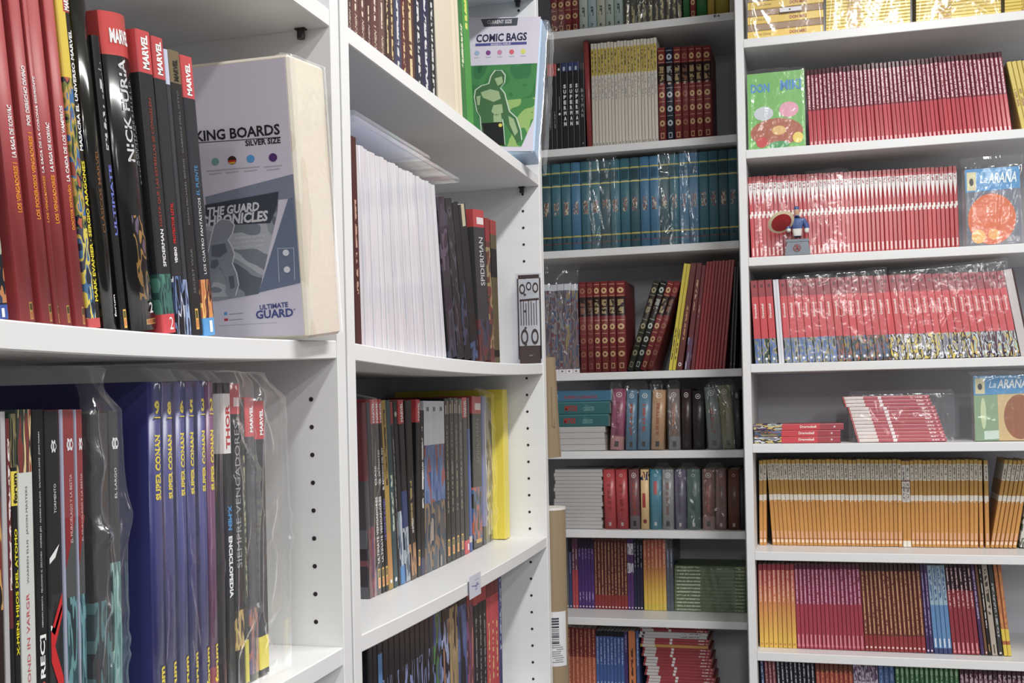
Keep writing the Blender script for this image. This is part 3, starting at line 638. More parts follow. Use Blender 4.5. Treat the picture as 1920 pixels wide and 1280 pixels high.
for xl, xr, c, lab in ((724, 732, (62, 40, 38), 'dark brown album with close gold lettering after six brown spines'), (732.5, 741, (74, 48, 42), 'second dark brown album with close gold lettering, before the slate one'), (742, 754, (60, 64, 96), 'slate blue album with large pale lettering between brown spines'),
                       (755, 764, (92, 36, 42), 'maroon album beside the slate blue one'), (765, 780, (84, 50, 44), 'wide reddish brown album with gold lettering'), (782, 794, (36, 36, 58), 'midnight blue album with pale capitals'), (795, 808, (38, 38, 76), 'plain indigo album near the cream block'), (809, 819, (34, 36, 44), 'charcoal album leaning on the cream block')):
    B0.add(1, xl, xr, -200, None, -12, None, spine('c_b0_%d' % int(xl), c, [tm((214, 190, 140) if c[0] > 60 and c[2] < 60 else (214, 212, 214), 0.03, 0.6, 0.3, 0.62, 44)]), 'comic_album', label=lab, H=0.26 if xl < 800 else 0.235)
B0.add(1, 822, 854.5, -100, None, -26, None, spine('c_cream', (206, 196, 176), [], var=0, rough=0.6), 'slipcase', label='blank cream slipcase, widest spine on the first shelf of middle bookcase', H=0.25, cat='slipcase')
B0.add(1, 855, 868, -100, None, -22, None, spine('c_cream2', (216, 204, 180), [('b', 0, 1, (190, 176, 150), 0.45, 0.52)], var=0, rough=0.6), 'comic_album', label='cream album between the blank slipcase and green spines', H=0.25)
B0.add(1, 868.5, 877, -100, None, -20, None, spine('c_green1', (52, 120, 56), [tm((220, 226, 190), 0.35, 0.62)]), 'comic_album', label='darker green album beside the cream one', H=0.25)
B0.add(1, 877.5, 889, -100, None, -18, None, spine('c_green2', (60, 150, 56), [tm((214, 220, 90), 0.62, 1.0, 0.3, 0.7, 40)]), 'comic_album', label='brighter green album with yellow lettering, touching the bag pack', H=0.25)

# ------------------------------------------------------------------ middle bookcase, second shelf (sagging)
FB1 = Frame('x', XF - 0.02)
SB2 = sagf(1.521, 1.215, 2.1495, 0.0075)
B1 = Row(FB1, SB2, ((668, 646), (1015, 682)), 'middle bookcase second shelf', 0.172)
B1.add(1, 669, 679.5, 258, None, -12, -11, spine('c_oxblood', (72, 30, 28), [tm((190, 150, 130), 0.25, 0.7, 0.35, 0.65, 40)]), 'comic_album', label='oxblood album against the panel, before the white sleeves')
whitec = spine('sleeve_white', (212, 211, 217), [('m', (202, 202, 212), 0, 1, 0, 1, 3.0, 0.55)], rough=0.14, spec=0.7, var=0.05)
B1.add(22, 680, 839, 266, 350, -21, -28, whitec, 'backing_board_sleeve', desc='glossy white sleeved board', cat='comic sleeve', jit=0.003, gap=0.015, pages=False)
k1 = [(842, 858, 375, -27, -27, 'c_k1', (34, 30, 44), [('a', 0.55, 1, [(44, 34, 52), (84, 72, 92), (30, 26, 40), (60, 50, 70)], 2, 7), ('a', 0, 0.3, [(34, 40, 54), (56, 62, 84), (24, 26, 34)], 2, 6)], 'black album with violet artwork beside the white sleeves'),
      (858.5, 872.5, 378, -29, -29, 'c_k2', (26, 27, 32), [('a', 0.1, 0.95, [(26, 27, 32), (26, 27, 32), (26, 27, 32), (66, 70, 84), (26, 27, 32)], 2, 9)], 'black album with silver flecked spine, second after white sleeves'),
      (873, 885, 385, -29, -29, 'c_k3', (22, 24, 28), [('a', 0.1, 0.5, [(22, 24, 28), (22, 24, 28), (48, 58, 86), (22, 24, 28)], 2, 8)], 'black album with blue and red flecks, third after white sleeves'),
      (885.5, 899.5, 390, -29, -29, 'c_k4', (30, 30, 32), [('b', 0.86, 1, (196, 184, 150), 0.35, 0.8), ('a', 0, 0.12, [(60, 80, 120), (30, 30, 40)], 3, 14)], 'black album with pale tag at its top, leaning most')]
for xl, xr, yt, dl, dr, nm, c, it, lab in k1: B1.add(1, xl, xr, yt, None, dl, dr, spine(nm, c, it, rough=0.2, spec=0.6), 'comic_album', label=lab)
B1.add(1, 902, 921.5, 398, None, -14, -14, spine('c_spidey1', (58, 58, 60), [('b', 0.885, 1, (180, 40, 44)), ('b', 0.905, 0.95, (226, 214, 214), 0.25, 0.9), ('a', 0, 0.28, [(56, 50, 54), (96, 50, 48), (58, 62, 84), (50, 46, 50)], 2, 6)]), 'comic_album', label='thick grey album with red top band on the sagging shelf', titles=[('SPIDERMAN', 0.5, 0.82, (196, 196, 200), 0.35, 0.75, 'up', 0.01)])
B1.add(1, 922, 928.5, 411, None, -12, -11, spine('c_b1red', (100, 50, 48), [('b', 0.84, 1, (140, 30, 36)), ('a', 0.1, 0.8, [(100, 60, 46), (150, 130, 90), (110, 56, 50), (60, 60, 60)], 1, 10)]), 'comic_album', label='narrow album with red top and striped artwork on sagging shelf')
B1.add(1, 929, 938, 415, None, -8, -8, spine('c_b1gold', (88, 78, 52), [('b', 0.9, 1, (150, 40, 36)), ('b', 0.6, 0.8, (24, 22, 30)), ('b', 0.04, 0.09, (24, 22, 22))]), 'comic_album', label='olive album with black block, last standing on the sagging shelf')

# ------------------------------------------------------------------ middle bookcase, third shelf
FB2 = Frame('x', XF - 0.094)
SB3 = sagf(1.1785, 1.215, 2.1495, 0.006)
B2 = Row(FB2, SB3, ((700, 1117), (902, 1028)), 'middle bookcase third shelf', 0.17)
def b2(xl, xr, xt, yt, nm, c, it, lab, titles=(), **k):
    k.setdefault('rough_', 0.3)
    r = k.pop('rough_')
    return B2.add(1, xl, xr, yt, None, xt - xl, k.pop('dr', None) or xt - xl, spine(nm, c, it, rough=r), k.pop('name', 'comic_album'), label=lab, titles=titles, gap=0.03, **k)[0]
mt = ('MARVEL', 0.88, 0.985, WHT, 0.25, 0.78, 'up', 0.04)
b2(693, 700.5, 679, 756, 'd1', (70, 66, 72), [('b', 0.6, 1, (104, 44, 50)), ('a', 0, 0.35, [(90, 90, 96), (50, 44, 50), (110, 60, 66)], 3, 8)], 'grey and dull red bagged album first on third shelf of middle bookcase')
b2(701, 708.5, 686, 756, 'd2', (38, 30, 40), [('b', 0, 0.36, (120, 40, 56)), ('a', 0.02, 0.3, [(60, 40, 100), (140, 50, 60), (40, 30, 60)], 2, 10)], 'album with purple and red foot, second on third shelf of middle bookcase')
b2(709, 716.5, 695, 750, 'd3', (34, 34, 36), [('b', 0.875, 1, RED)] + logo(0.03, 0.13, 0.2, 0.8), 'black album with two-line white title, first of three alike under red caps', [mt, ('ULTIMATE VENGADORES', 0.16, 0.5, WHT, 0.2, 0.7, 'up', 0.02), ('CLASE', 0.56, 0.66, WHT, 0.25, 0.7, 'up')])
b2(717, 723.5, 702, 750, 'd4', (30, 30, 32), [('b', 0.875, 1, RED)] + logo(0.03, 0.13, 0.2, 0.8), 'black album with white title, second of three alike under red caps', [mt, ('ULTIMATE VENGADORES', 0.16, 0.5, WHT, 0.2, 0.7, 'up', 0.02), ('VS. ULTIMATES', 0.56, 0.74, WHT, 0.25, 0.7, 'up')])
b2(724, 730, 707, 750, 'd5', (28, 28, 30), [('b', 0.875, 1, RED)] + logo(0.03, 0.13, 0.2, 0.8), 'black album with violet title, third of three alike under red caps', [mt, ('ULTIMATE X-MEN', 0.27, 0.48, (110, 100, 190), 0.2, 0.8, 'up', 0.02), ('EL RETORNO DEL REY', 0.53, 0.75, WHT, 0.25, 0.75, 'up')])
b2(730.5, 739, 713, 752, 'd6', (166, 136, 56), [('b', 0.05, 0.3, (186, 128, 50)), tm((60, 50, 30), 0.55, 0.95, 0.3, 0.7, 26), ('c', WHT, 0.5, 0.04, 0.01, 0.05)], 'mustard gold album on third shelf of middle bookcase')
b2(739.5, 748, 721, 752, 'd7', (52, 78, 84), [tm((190, 200, 180), 0.3, 0.6, 0.3, 0.7, 24), ('c', WHT, 0.5, 0.04, 0.012, 0.05)], 'teal grey album beside the mustard one')
b2(748.5, 753, 730, 755, 'd8', (46, 40, 44), [('b', 0.88, 1, (150, 40, 46)), tm((130, 130, 130), 0.2, 0.8)], 'thin dark album with red cap after the teal one')
b2(753.5, 761, 737, 754, 'd9', (30, 32, 36), [('b', 0, 0.1, (60, 130, 190)), ('a', 0.1, 0.4, [(120, 140, 150), (60, 80, 110), (180, 190, 200)], 3, 8), ('c', (190, 190, 170), 0.5, 0.93, 0.014, 0.05)], 'black album with pale blue foot and round cream mark')
b2(761.5, 771, 747, 751, 'd10', (36, 36, 40), [('b', 0.87, 1, RED), ('a', 0, 0.3, [(60, 80, 110), (170, 180, 190), (30, 40, 60)], 3, 9), ('b', 0.3, 0.5, (44, 60, 110))], 'black album with red cap and blue grey picture, by the mustard spine', [mt])
b2(771.5, 783, 760, 752, 'd11', (32, 30, 30), [('b', 0, 0.2, (90, 70, 60)), ('a', 0.02, 0.2, [(60, 50, 60), (180, 130, 80), (30, 30, 40)], 3, 9), tm((150, 130, 80), 0.3, 0.55, 0.3, 0.6, 40)], 'black album with warm picture at the foot', [('LA BATALLA', 0.26, 0.34, WHT, 0.35, 0.65, 'up')])
b2(783.5, 790, 781, 750, 'd12', (34, 34, 36), [('b', 0.87, 1, (200, 36, 44))] + logo(0.06, 0.15, 0.3, 0.75), 'black album with bright red cap just before the white trio', [mt])
b2(790.5, 798.5, 786, 770, 'd13', (30, 30, 34), [tm((214, 214, 216), 0.4, 0.9, 0.35, 0.7, 30), ('b', 0, 0.1, (60, 60, 90))], 'low black album with fine white lettering touching the white trio', [('BATMAN', 0.58, 0.67, WHT, 0.3, 0.75, 'up', 0.03)])
wt = lambda n: spine('d14%d' % n, (214, 216, 222), [('a', 0.40, 0.74, [(70, 92, 140), (86, 108, 158), (104, 124, 168), (150, 84, 84), (60, 78, 124)], 1.4, 4), ('a', 0.0, 0.40, [(96, 92, 92), (74, 84, 98), (140, 116, 92), (64, 74, 88), (168, 154, 140)], 1.6, 5)], rough=0.22, var=0.02)
for n, (xl, xr, xt) in enumerate(((799, 811.5, 794), (812, 824, 806), (824.5, 838, 818))):
    B2.add(1, xl, xr, 753, None, xt - xl, xt - xl + 0.5, wt(n), 'comic_album', label='white topped album with blue and brown picture, %s of a white trio' % ordw[n], gap=0.02, titles=[('II', 0.94, 0.965, (40, 40, 44), 0.35, 0.65, 'across', 0.02)])
gb = spine('d15', (36, 34, 32), [('b', 0.905, 0.985, (140, 122, 90), 0.55, 0.95), ('b', 0.905, 0.96, (190, 180, 170), 0.2, 0.4), tm((150, 140, 120), 0.3, 0.85, 0.42, 0.58, 50)] + logo(0.04, 0.14, 0.3, 0.7), rough=0.25, var=0.04)
B2.add(4, 838.5, 872.5, 748, 747, -10, -8, gb, 'comic_album', desc='black album with gold corner tag', gap=0.03)
b2(873, 882, 864.5, 746, 'd16', (38, 38, 40), [('b', 0.87, 1, (196, 40, 48)), ('b', 0, 0.085, (200, 40, 60))], 'black album with red cap and red foot block on third shelf', [mt, ('1', 0.02, 0.06, WHT, 0.5, 0.8, 'across')])
b2(882.5, 887, 875.5, 747, 'd17', (52, 84, 160), [('b', 0.8, 1, (50, 40, 50)), ('b', 0.06, 0.1, (210, 200, 190))], 'very thin bright blue album beside a red capped one')
b2(889, 906, 885, 745, 'd18', (44, 45, 48), [('b', 0.885, 1, (186, 40, 46)), ('b', 0.91, 0.955, (226, 214, 214), 0.3, 0.95), ('a', 0.05, 0.4, [(44, 45, 48), (180, 80, 50), (60, 90, 140), (44, 45, 48)], 3, 7), ('b', 0.03, 0.055, (210, 160, 60), 0.3, 0.9)], 'widest dark album with red cap and grey serif title, third shelf', [('SPIDERMAN', 0.56, 0.85, (150, 152, 156), 0.4, 0.7, 'up', 0.0)])
b2(907.5, 915, 903.5, 744, 'd19', (110, 118, 170), [('b', 0, 0.12, (44, 46, 60))], 'lilac blue album under film beside the widest dark one')
b2(916, 926, 911, 746, 'd20', (40, 40, 46), [('a', 0.05, 0.65, [(60, 60, 70), (160, 150, 130), (100, 90, 90), (50, 50, 60)], 3, 8)], 'dark pictorial album under film against the yellow folder')
B2y = Row(Frame('x', hit_y(957.5, 900, 2.1465)[0]), SB3, ((940, 1013), (958, 1005)), 'middle bookcase third shelf')
B2y.add(1, 948, 956.8, 731, None, -5.5, -5.5, spine('d21', (226, 206, 24), [], rough=0.3, var=0), 'folder', label='tall bright yellow folder, last on third shelf of middle bookcase', depth=0.225, cat='folder')

# ------------------------------------------------------------------ middle bookcase, fourth shelf
FB3 = Frame('x', XF - 0.028)
B3 = Row(FB3, 0.872, ((686, 1222), (1023.5, 1031)), 'middle bookcase fourth shelf', 0.17)
def b3(n, xl, xr, nm, c, it, lab, **k):
    return B3.add(n, xl, xr, 1500, None, 7, None, spine(nm, c, it, rough=0.25), 'comic_album', desc=lab, label=lab, H=0.275, gap=0.03, **k)
blkart = [('a', 0.35, 0.8, [(26, 26, 30), (26, 26, 30), (26, 26, 30), (120, 132, 180), (26, 26, 30)], 2, 5)]
b3(2, 690, 706.5, 'e1', (24, 26, 34), [], 'plain ink-black album')
b3(1, 707, 717, 'e2', (26, 28, 34), [('b', 0, 0.93, (70, 130, 190), 0.1, 0.9)], 'black album with a sky blue stripe, fourth shelf of middle bookcase')
b3(10, 717.5, 812.5, 'e3', (28, 28, 32), blkart, 'slim black album with broken lilac picture')
b3(1, 813, 828, 'e4', (44, 52, 60), [('a', 0.3, 1, [(60, 70, 130), (70, 120, 60), (30, 36, 40), (90, 110, 160)], 2.5, 6)], 'album with green and blue picture, fourth shelf of middle bookcase')
b3(1, 828.5, 843, 'e5', (30, 30, 36), [('a', 0.3, 0.9, [(30, 30, 36), (150, 160, 200), (30, 30, 36), (170, 120, 90)], 2.5, 6)], 'black album with pale lilac and tan picture, fourth shelf')
b3(1, 843.5, 858.5, 'e6', (36, 32, 34), [('a', 0.3, 0.95, [(40, 34, 36), (170, 140, 96), (150, 130, 90), (60, 50, 60)], 2.2, 5)], 'album with sandy tan picture, fourth shelf of middle bookcase')
b3(1, 859, 875, 'e7', (30, 30, 36), [('a', 0.2, 0.93, [(74, 92, 150), (84, 104, 164), (60, 74, 130), (30, 30, 40)], 1.6, 4)], 'album with denim blue picture, fourth shelf of middle bookcase')
b3(1, 875.5, 887.5, 'e8', (60, 44, 50), [('b', 0.9, 1, (150, 40, 44)), ('a', 0.3, 0.9, [(160, 80, 80), (130, 70, 110), (90, 50, 60), (190, 110, 90)], 2.2, 5)], 'album with pink and plum picture, fourth shelf of middle bookcase')
b3(3, 888, 911.5, 'e9', (34, 36, 36), [('b', 0.88, 1, (170, 36, 42)), tm((150, 150, 150), 0.3, 0.8, 0.4, 0.6, 50)], 'black album under a red cap')
b3(3, 912, 934, 'e10', (186, 40, 52), [('b', 0.88, 1, (120, 24, 32)), tm((226, 190, 120), 0.35, 0.72, 0.35, 0.62, 36)], 'crimson album with pale lettering')
b3(1, 934.5, 940, 'e11', (60, 58, 116), [('m', (170, 180, 210), 0.5, 0.95, 0.3, 0.8, 40, 0.5)], 'thin violet blue album, last on fourth shelf of middle bookcase')
# ------------------------------------------------------------------ corner bookcase
def crow(k, zsh, yb, sb=0.03, depth=0.17): return Row(Frame('y', YC + sb), zsh, yb, 'corner bookcase %s shelf' % k, depth)
GLD = (206, 176, 120)
def roundel(nm, base, gold, top=(40, 20, 22), asp=0.09):
    dull = tuple(int(v * 0.78) for v in gold)
    it = [('b', 0.62, 0.83, top, 0, 1), ('b', 0.73, 0.80, dull, 0.18, 0.82), ('b', 0.645, 0.72, dull, 0.18, 0.82), ('m', top, 0.64, 0.81, 0.15, 0.85, 26, 0.55), ('b', 0.715, 0.73, top, 0, 1)]
    for zc in (0.9, 0.5, 0.35, 0.2): it += [('c', gold, 0.5, zc, 0.032, asp, 0.013)]
    it += [('b', 0.425, 0.43, gold, 0.15, 0.85), ('b', 0.275, 0.28, gold, 0.15, 0.85), ('b', 0.84, 0.845, gold, 0.1, 0.9), ('b', 0.965, 0.97, gold, 0.1, 0.9), ('b', 0.57, 0.575, gold, 0.1, 0.9), ('b', 0.04, 0.1, gold, 0.25, 0.75), ('b', 0.05, 0.09, base, 0.35, 0.65)]
    return spine(nm, base, it, rough=0.45, var=0.06)
RDL = roundel('roundel_red', (124, 26, 32), GLD); RDL2 = roundel('roundel_dim', (118, 26, 32), (150, 96, 70)); RDN = roundel('roundel_navy', (32, 36, 54), (190, 200, 206)); RDG = roundel('roundel_green', (44, 44, 34), (150, 144, 110)); RDB = roundel('roundel_black', (34, 34, 34), (176, 186, 180))
# first (top) shelf
C0 = crow('first', CZS[0], ((1035, 62), (1378, 22)))
C0.add(4, 1033, 1085.5, -120, -128, mat=RDL, name='hardback_book', desc='dark red book with gold roundels', hard=True, H=0.235, gap=0.03)
for i, (n_, c) in enumerate((('3', (186, 198, 188)), ('7', (168, 190, 196)), ('6', (190, 196, 176)), ('5', (178, 194, 186)), ('4', (166, 186, 180)))):
    x0 = 1086 + 16.4 * i
    C0.add(1, x0, x0 + 16, -125, mat=spine('pale_%s' % n_, c, [], rough=0.5, var=0), name='hardback_book', hard=True, H=0.235, label='pale book with black serif lettering and numeral %s at the foot' % {'3': 'three', '7': 'seven', '6': 'six', '5': 'five', '4': 'four'}[n_],
           titles=[(n_, 0.045, 0.085, (34, 44, 44), 0.35, 0.65, 'across', 0.02), ('Las', 0.17, 0.29, (34, 44, 44), 0.25, 0.7, 'up', 0.02, 0.25)])
C0.add(10, 1170, 1279, -100, -110, mat=spine('dark_gilt', (62, 60, 52), [('b', 0.0, 0.22, (120, 112, 84), 0.4, 0.75), ('m', (190, 180, 130), 0.05, 0.3, 0.3, 0.8, 18, 0.5)], var=0.12), name='hardback_book', desc='dark gilt book in film', hard=True, H=0.22, jit=0.015)
C0.add(1, 1281, 1293, -110, mat=spine('leaf_green', (36, 100, 52)), name='hardback_book', hard=True, H=0.235, label='narrow leaf green book on corner bookcase first shelf')
C0.add(1, 1294, 1305, -110, mat=RDL, name='hardback_book', hard=True, H=0.235, label='single red roundel book between two green ones')
C0.add(1, 1306, 1326, -110, mat=spine('leaf_green2', (42, 110, 58)), name='hardback_book', hard=True, H=0.235, label='wider green book beside the yellow ones on the corner bookcase')
C0.add(1, 1327, 1340, -110, mat=spine('mustard', (196, 160, 40)), name='hardback_book', hard=True, H=0.235, label='narrow yellow book after the green one, corner bookcase first shelf')
C0.add(1, 1341, 1366.5, -110, mat=spine('olive_yellow', (168, 146, 24)), name='hardback_book', hard=True, H=0.235, label='thick olive yellow book, corner bookcase first shelf')
C0.add(1, 1368, 1376, -110, mat=spine('grey_white', (190, 184, 172)), name='paperback', H=0.225, label='off-white paperback at the end of corner bookcase first shelf')
# second shelf
C1 = crow('second', CZS[1], ((1029, 277), (1338, 252)))
for xl, xr, lab in ((1029, 1037, 'first slim black comic with red cap, corner bookcase second shelf'), (1037.3, 1046, 'second slim black comic with red cap, corner bookcase second shelf')):
    C1.add(1, xl, xr, 120, mat=spine('blk_redcap', (38, 36, 38), [('b', 0.86, 1, (186, 60, 66)), tm((150, 150, 150), 0.25, 0.45, 0.4, 0.62, 40)]), name='comic_album', label=lab)
C1.add(1, 1046.4, 1055, 119, mat=spine('blk_dotted', (30, 30, 34), [('c', WHT, 0.5, 0.93, 0.015, 0.06), ('c', WHT, 0.5, 0.42, 0.014, 0.06), ('b', 0.47, 0.62, (170, 170, 172), 0.44, 0.56)]), name='comic_album', label='black comic with two white dots before the stacked white titles')
for i, (xl, xr) in enumerate(((1055.4, 1067), (1067.4, 1078), (1078.4, 1088.5))):
    C1.add(1, xl, xr, 118 - i, mat=spine('blk_stack', (26, 27, 34), [('b', 0.9, 1, (40, 54, 110)), ('b', 0.91, 0.955, (190, 196, 214), 0.25, 0.6)]), name='comic_album', label='black comic with white letters stacked downwards, %s of three alike' % ordw[i], titles=[('SUPERMAN', 0.27, 0.76, WHT, 0.28, 0.72, 'stack', 0.05)])
C1.add(1, 1089, 1098, 118, mat=spine('blk_bat', (30, 30, 34), [('b', 0.92, 1, (70, 68, 66))]), name='comic_album', label='black comic with grey letters stacked downwards beside the red cover', titles=[('BATMAN', 0.36, 0.71, (150, 152, 156), 0.25, 0.75, 'stack', 0.04), ('4', 0.05, 0.08, (150, 150, 150), 0.35, 0.65, 'across')])
C1.add(1, 1101, 1110, 77, None, -8, None, mat=spine('brick_red', (142, 44, 44)), name='hardback_book', hard=True, label='plain brick red hardback beside the white and yellow run')
wy = spine('white_yellow', (208, 202, 190), [('b', 0.69, 0.945, (196, 170, 30), 0.08, 0.92), ('m', (90, 84, 30), 0.7, 0.93, 0.3, 0.72, 40, 0.5), ('m', (130, 126, 120), 0.45, 0.66, 0.36, 0.64, 50, 0.5), ('m', (120, 116, 110), 0.02, 0.045, 0.35, 0.65, 30, 0.4)], var=0.04, rough=0.45)
C1.add(20, 1111, 1235, 82, 70, None, None, wy, 'magazine', desc='thin white magazine with yellow band', cat='magazine', jit=0.004, gap=0.08)
cx_ = [1235.5, 1250, 1265, 1279.6, 1293, 1306, 1320, 1336]
for i in range(7):
    C1.add(1, cx_[i] + 0.3, cx_[i + 1] - 0.3, 89.5 - 0.8 * i, mat=RDN if i == 1 else (RDL2 if i == 3 else RDL), name='hardback_book', hard=True, depth=0.165,
           label=['red roundel book numbered in gold, touching the white magazines', 'single navy book with silver roundels among red ones', 'red roundel book just after the navy one', 'red roundel book with dullest gold, mid row beside white magazines', 'red roundel book, third from right end of the roundel row', 'red roundel book, second from right end of the roundel row', 'red roundel book at the right end, its grey cover showing'][i],
           titles=[(('21', '8', '38', '27', '33', '50', '47')[i], 0.605, 0.63, (226, 214, 190), 0.3, 0.7, 'across', 0.02)])
# third shelf: teal set
C2 = crow('third', CZS[2], ((1018, 471), (1385, 449)))
def teal(nm, c): return spine(nm, c, [('b', 0.885, 0.9, (190, 180, 90)), ('b', 0.735, 0.75, (206, 196, 110)), ('b', 0.765, 0.872, tuple(int(v * 0.72) for v in c), 0.14, 0.86), ('a', 0.41, 0.56, [c, (150, 70, 50), c, (190, 180, 160), (120, 60, 44), c], 4, 16, 0.25, 0.75), ('b', 0.155, 0.172, (206, 190, 90)), ('b', 0.085, 0.093, (150, 70, 60)), ('b', 0.0, 0.012, (200, 186, 100)), ('m', tuple(int(v * 0.7) for v in c), 0.1, 0.15, 0.4, 0.6, 30, 0.4)], rough=0.5, var=0.08)
T1, T2, T3 = teal('teal_a', (56, 108, 124)), teal('teal_b', (54, 92, 104)), teal('teal_c', (62, 116, 152))
w20 = (1386 - 1017) / 20
for i in range(20):
    x0 = 1017 + w20 * i
    C2.add(1, x0 + 0.2, x0 + w20 - 0.3, 309 - 1.55 * i, mat=(T3 if i in (3, 10, 11, 14, 15) else T1 if i % 3 else T2), name='hardback_book', hard=True, depth=0.2,
           desc='x', label='teal cloth book with gold bands, %s from left in the teal set' % ordn(i + 1), group='teal cloth books on corner bookcase third shelf')
# fourth shelf
C3 = crow('fourth', CZS[3], ((1022, 700), (1390, 690)))
manga = spine('manga_bright', (150, 150, 158), [('b', 0, 0.045, (226, 222, 226)), ('b', 0.93, 1, (200, 204, 212)), ('a', 0.045, 0.93, [(60, 52, 66), (120, 90, 78), (54, 70, 104), (130, 126, 132), (104, 46, 56), (70, 96, 130), (140, 120, 76)], 1.5, 7), ('c', (90, 70, 90), 0.5, 0.022, 0.01, 0.07)], var=0.1, rough=0.3)
C3.add(5, 1022, 1087, 534, 532, mat=manga, name='manga_volume', desc='bagged comic volume with motley artwork', gap=0.03)
for i in range(6):
    x0 = (1088, 1102, 1115, 1128, 1143, 1157, 1175.5)
    C3.add(1, x0[i] + 0.3, x0[i + 1] - 0.4, 529 - 0.5 * i, mat=(RDL2, RDL2, RDL, RDL, RDL, RDL)[i], name='hardback_book', hard=True, label='upright red roundel book, %s of six on corner bookcase fourth shelf' % ordw[i], depth=0.17)
for i, (xl, xt, m, lab) in enumerate(((1166, 1216, RDG, 'dark green roundel book leaning against the others'), (1179, 1231, RDB, 'black roundel book with silver discs, leaning'), (1192.5, 1245, RDL, 'brighter red roundel book leaning beside the black one'), (1207, 1258.5, RDL2, 'dull red roundel book, last of the leaning four'))):
    C3.add(1, xl, xl + 13.5, 529, None, xt - xl, xt - xl, m, 'hardback_book', hard=True, label=lab, depth=0.17, gap=0.08)
C3.add(2, 1253.5, 1267.5, 494, None, 18, 17, spine('lemon', (214, 196, 40), [tm((60, 56, 20), 0.1, 0.4, 0.35, 0.65, 26)]), 'paperback', desc='lemon yellow paperback', gap=0.04)
C3.add(1, 1268, 1282.5, 493, None, 16, 13, spine('rust', (104, 42, 36), [tm((196, 140, 80), 0.28, 0.6, 0.35, 0.62, 30), ('c', WHT, 0.5, 0.05, 0.018, 0.07, 0.01)]), 'comic_album', label='rust brown album with gold lettering beside the lemon pair', gap=0.04)
C3.add(1, 1283.5, 1294, 493, None, 12, 12, spine('rust2', (110, 36, 42), [tm((206, 170, 120), 0.55, 0.84, 0.35, 0.65, 24), ('a', 0, 0.3, [(170, 170, 200), (110, 60, 70), (90, 70, 110)], 2.5, 9)]), 'comic_album', label='wine red album with lilac patches at its foot', gap=0.04)
C3.add(1, 1295, 1302.5, 497, None, 12, 12, spine('rust3', (118, 34, 42), [tm((190, 130, 130), 0.5, 0.7, 0.35, 0.65, 24)]), 'comic_album', label='narrow wine red album before the bright red run', gap=0.04)
C3.add(9, 1303, 1360, 490, 487, 13, 9, spine('scarlet_thin', (156, 32, 40), [], rough=0.25, var=0.1), 'comic_album', desc='thin glossy scarlet album', gap=0.05)
C3.add(2, 1368, 1380, 500, 500, 0, -3, spine('soot', (34, 32, 34), [('c', (130, 116, 120), 0.5, 0.045, 0.012, 0.06), ('b', 0.3, 0.75, (60, 58, 58), 0.4, 0.6)]), 'comic_album', desc='soot black album in shade')
# fifth shelf
C4 = crow('fifth', CZS[4], ((1047, 846), (1390, 840)))
vol = [(1047 + (i % 2), 1135 - (i % 3) * 0.7, 834 - 11.2 * i, 845.2 - 11.2 * i, pages_mat('page_side_grey', (196, 194, 194)), 'paperback', 'pale page block lying under the teal books, %s from bottom' % ordw[i], 'page blocks under the teal books', (), 0) for i in range(4)]
tealb = spine('teal_board', (44, 100, 104), [('b', 0, 1, (60, 122, 126), 0.02, 0.12)], rough=0.35); blueb = spine('blue_board', (52, 108, 138), [('c', (200, 214, 220), 0.5, 0.045, 0.0, 0.2)], rough=0.35)
vol += [(1047.5, 1142, 775, 798.5, tealb, 'hardback_book', 'lower teal hardback lying on the pale page blocks', None, [('MITOS', 0.1, 0.34, (176, 44, 44), 0.3, 0.75, 0.03, 0.2), ('clásicos', 0.48, 0.68, (120, 160, 160), 0.25, 0.75, 0.01, 0.3)], 0),
        (1046, 1144, 750.5, 774, tealb, 'hardback_book', 'upper teal hardback lying beneath the blue one', None, [('MITOS', 0.13, 0.38, (176, 44, 44), 0.3, 0.75, 0.03, 0.2), ('clásicos', 0.5, 0.7, (120, 160, 160), 0.25, 0.75, 0.01, 0.3)], 0),
        (1040, 1147, 729, 749.5, blueb, 'hardback_book', 'blue hardback lying on top of the two teal ones', None, [('ALFREDO CASANOVA', 0.16, 0.75, (150, 60, 60), 0.45, 0.75, 0.02, 0.0), ('2', 0.03, 0.06, (200, 214, 220), 0.3, 0.7, 0.01, 0.0)], 0)]
pile(C4.f, CZS[4], vol, '', depth=0.16)
def cvol(nm, c, t, foot=None): return spine(nm, c, [('c', (220, 216, 214), 0.5, 0.9, 0.042, 0.2, 0.033), ('c', (200, 196, 196), 0.5, 0.9, 0.015, 0.2), ('b', 0.24, 0.78, t, 0.34, 0.6), ('m', c, 0.24, 0.78, 0.3, 0.64, 24, 0.55)] + ([('b', 0, 0.22, foot)] if foot else []) + [('b', 0.05, 0.14, (60, 56, 60), 0.35, 0.65)], rough=0.3, var=0.03)
